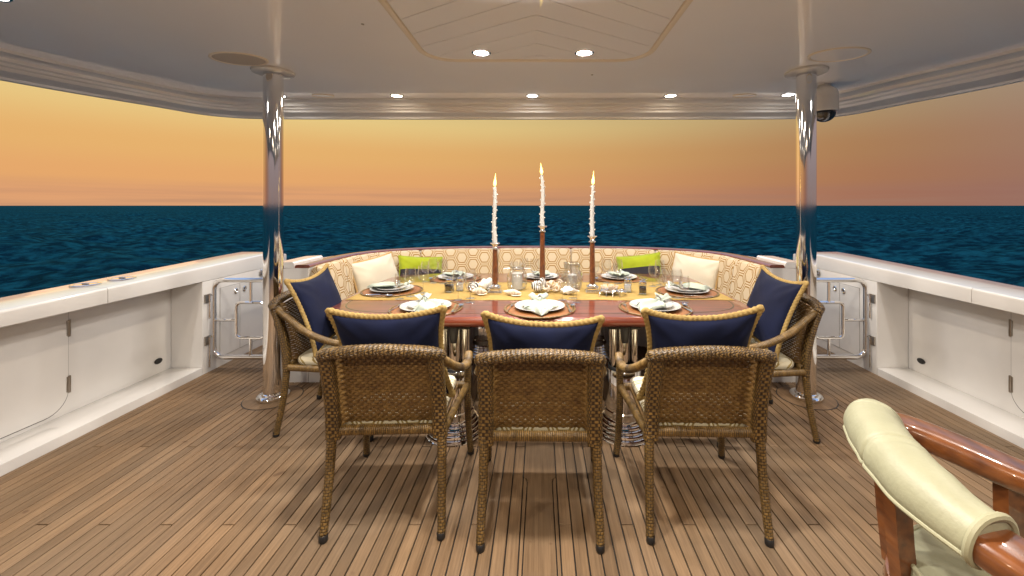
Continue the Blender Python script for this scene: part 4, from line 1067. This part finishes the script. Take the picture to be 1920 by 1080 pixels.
spiral_shell('sea_shell', -.475, 3.16, .15, .032, R(-20), 'long pale conch shell beside the shortest candlestick')
spiral_shell('sea_shell', -.215, 3.13, .17, .028, R(-28), 'long tapering whelk shell before the round glass jar', turns=8)
spiral_shell('sea_shell', -.44, 3.33, .14, .055, R(30), 'big rounded white shell behind the shortest candlestick', 'shellw', 3, 1)
spiral_shell('sea_shell', .235, 3.16, .15, .036, R(160), 'spiky white shell before the ribbed crystal jar', 'shellw', 4, 2)
spiral_shell('sea_shell', -.53, 3.27, .12, .042, R(100), 'dark striped shell beside the big rounded white shell', 'stripe', 4)
ns = empty('nautilus_shell', (-.02, 3.24, RZ), R(15), 'black and white striped round shell before the tallest candlestick', 'shell', 'shells along the runner')
q = MB(); rings = []
for k in range(40):
    t = k/39; an = 2*PI*1.15*t; rad = .014+.026*t; rr = .010+.030*t; n = 14
    cx, cz = rad*math.cos(an), .058+rad*math.sin(an)*.8
    rings.append([(cx+rr*math.cos(2*PI*j/n)*math.cos(an), rr*1.15*math.sin(2*PI*j/n), max(.0005, cz+rr*math.cos(2*PI*j/n)*math.sin(an))) for j in range(n)])
q.rings(rings).build('whorl', M['stripe'], ns, sharp=80)
cc = empty('coral_cluster', (.095, 3.22, RZ), 0, 'tangled cluster of pale worm shell tubes on the runner', 'coral')
rr = np.random.RandomState(4)
for k in range(16):
    c = Vector((rr.uniform(-.07, .07), rr.uniform(-.045, .045), .018+.075*rr.rand()*(1-k/30))); ax = Vector(rr.normal(size=3)).normalized(); u = ax.orthogonal().normalized(); v = ax.cross(u); rd = .016+.010*rr.rand()
    MB().sweep([c+(u*math.cos(2*PI*j/14*1.0)+v*math.sin(2*PI*j/14))*rd*(1+.0*j) for j in range(14)], .0055, up=ax, closed=True, n=8).build('tube_shell', M['shell'], cc)
sc = empty('silver_crab', (.535, 3.16, RZ), R(-8), 'silver crab ornament with a spiny shell on its back', 'ornament')
q = MB(); n = 24
q.rings([[(.075*r*math.cos(2*PI*j/n), .050*r*math.sin(2*PI*j/n), z) for j in range(n)] for r, z in ((.3, .012), (.8, .015), (1.0, .024), (.95, .034), (.6, .046), (.05, .050))])
q.build('body', M['silver'], sc)
for s in (-1, 1):
    for k in range(4):
        x0 = -.05+.033*k; MB().sweep(smooth_path([(x0, s*.042, .026), (x0*1.3, s*.068, .036), (x0*1.5, s*.088, .016), (x0*1.55, s*.095, .002)], 4), lambda i, t, d, p: (.0055*(1-.6*t)*math.cos(p), .0055*(1-.6*t)*math.sin(p)), n=7).build('leg', M['silver'], sc)
    MB().sweep(smooth_path([(.062, s*.028, .026), (.098, s*.042, .030), (.118, s*.022, .020), (.124, s*.008, .014)], 4), lambda i, t, d, p: ((.006+.006*math.sin(PI*t))*math.cos(p), (.006+.006*math.sin(PI*t))*math.sin(p)), n=8).build('claw', M['silver'], sc)
q = MB()
for k in range(60):
    a = rr.uniform(0, 6.28); b = rr.uniform(0, 1); r1 = .045*math.sqrt(b); c = Vector((r1*math.cos(a)*1.2, r1*math.sin(a)*.8, .046)); d = Vector((r1*math.cos(a)*.6, r1*math.sin(a)*.5, .03)).normalized()
    q.sweep([c, c+d*.032], lambda i, t, dd, p: (.004*(1-.7*t)*math.cos(p), .004*(1-.7*t)*math.sin(p)), up=(.3, 1, .1), n=6)
q.build('spines', M['shell'], sc)

# ------------------------------------------------------------------ captain's chair in the foreground
def captains_chair():
    rail_pts = [(1.50, .90, .70), (1.36, .985, .715), (1.245, 1.075, .735), (1.175, 1.175, .750), (1.095, 1.262, .765), (1.010, 1.262, .775), (.955, 1.185, .780), (.900, 1.05, .780), (.872, .93, .778), (.878, .82, .772), (.918, .735, .760), (1.01, .66, .742), (1.13, .61, .725), (1.27, .575, .71)]
    pth = smooth_path(rail_pts, 8)
    cx, cyy = 1.16, .90
    o = empty('captains_chair', (cx, cyy, 0), 0, 'varnished wooden captain chair with padded celadon leather back roll', 'armchair')
    loc = lambda p: (p[0]-cx+.012, p[1]-cyy-.012, p[2]-.012)
    rp = resample([loc(p) for p in pth], .012)
    def rsec(i, t, d, ph):
        c, s = math.cos(ph), math.sin(ph); e = .5
        return .056*math.copysign(abs(c)**e, c), .030*math.copysign(abs(s)**e, s)
    MB().sweep(rp, rsec, n=20).build('arm_rail', M['mahog2'], o, sharp=60)
    sl = [loc(p) for p in pth[int(8*4.5):int(8*9.15)]]; sl = resample(sl, .0022); N = len(sl)
    tot = N*.006; seams = (.12, .50)
    def ssec(i, t, d, ph):
        c, s = math.cos(ph), math.sin(ph)
        k = 1.0
        for se in seams: k -= .085*math.exp(-((t-se)/.011)**2)-.025*math.exp(-((t-se)/.05)**2)
        k *= math.sqrt(max(.30, 1-(1-t/.07)**2)) if t < .07 else 1
        k *= .83+.17*sstep((1-t)/.30)
        k += .012*math.sin(t*29+2*ph)*math.sin(PI*t)+.016*math.sin(t*110+2.5*ph)*math.exp(-((t-.24)/.07)**2)*max(0, -c)+.010*math.sin(t*95-3*ph)*math.exp(-((t-.58)/.05)**2)*max(0, s)
        low = .78 if s < 0 else 1.12
        return .072*k*math.copysign(abs(c)**.85, c), .062*k*s*low
    r = MB().sweep(sl, ssec, n=32).build('back_roll', M['leather'], o, sharp=75)
    # piping along the outer lower edge and round the near end
    def on(i, ph, ex=1.02):
        P = Vector(sl[i]); t = Vector(sl[min(i+1, N-1)])-Vector(sl[max(i-1, 0)]); t.normalize(); side = t.cross(Vector((0, 0, 1))).normalized(); u2 = side.cross(t)
        a, b = ssec(i, i/(N-1), 0, ph); return P+side*a*ex+u2*b*ex
    for ph in (R(205), R(-25)):
        MB().sweep([on(i, ph) for i in range(2, N-2)], .0055, n=8).build('piping', M['leather_pipe'], r)
    MB().sweep([on(N-2, 2*PI*j/28) for j in range(28)], .008, up=(Vector(sl[N-1])-Vector(sl[N-8])).normalized(), closed=True, n=8).build('piping', M['leather_pipe'], r)
    # posts from the seat frame to the rail
    seat_c = (1.165-cx, .925-cyy)
    for (x, y, w) in ((.905, 1.045, .026), (.965, 1.160, .020), (.930, .790, .024), (1.225, 1.075, .026), (1.14, .640, .026)):
        zt = .745; x -= cx; y -= cyy
        MB().sweep([(x*.93, y*.93, .44), (x*.97, y*.97, .58), (x, y, zt)], lambda i, t, d, p, w=w: (w*max(-.8, min(.8, 1.3*math.cos(p))), w*.9*max(-.8, min(.8, 1.3*math.sin(p)))), up=(0, 1, 0), n=16).build('post', M['mahog2'], o, sharp=40)
    sf = [(seat_c[0]+.285*math.copysign(abs(math.cos(t))**.8, math.cos(t)), seat_c[1]+.265*math.copysign(abs(math.sin(t))**.8, math.sin(t))) for t in np.linspace(0, 2*PI, 48, endpoint=False)]
    rings = []
    for k, z in ((.94, .40), (1.0, .41), (1.02, .44), (1.0, .468), (.94, .475)): rings.append([(seat_c[0]+(x-seat_c[0])*k, seat_c[1]+(y-seat_c[1])*k, z) for x, y in sf])
    MB().rings(rings).build('seat_frame', M['mahog2'], o, sharp=50)
    rings = []
    for k, z in ((.84, .470), (.885, .480), (.90, .505), (.885, .530), (.80, .545), (.4, .555), (.03, .556)): rings.append([(seat_c[0]+(x-seat_c[0])*k, seat_c[1]+(y-seat_c[1])*k, z) for x, y in sf])
    st = MB().rings(rings).build('seat_pad', M['leather'], o, sharp=75)
    MB().sweep([(seat_c[0]+(x-seat_c[0])*.875, seat_c[1]+(y-seat_c[1])*.875, .534) for x, y in sf], .006, closed=True, n=8).build('piping', M['leather_pipe'], st)
    for a in (45, 135, 225, 315):
        x = seat_c[0]+.22*math.cos(R(a)); y = seat_c[1]+.20*math.sin(R(a))
        MB().sweep([(x*1.12, y*1.12, 0), (x*1.03, y*1.03, .2), (x, y, .41)], lambda i, t, d, p: ((.017+.008*t)*math.cos(p), (.017+.008*t)*math.sin(p)), up=(0, 1, 0), n=14).build('leg', M['mahog2'], o)
captains_chair()
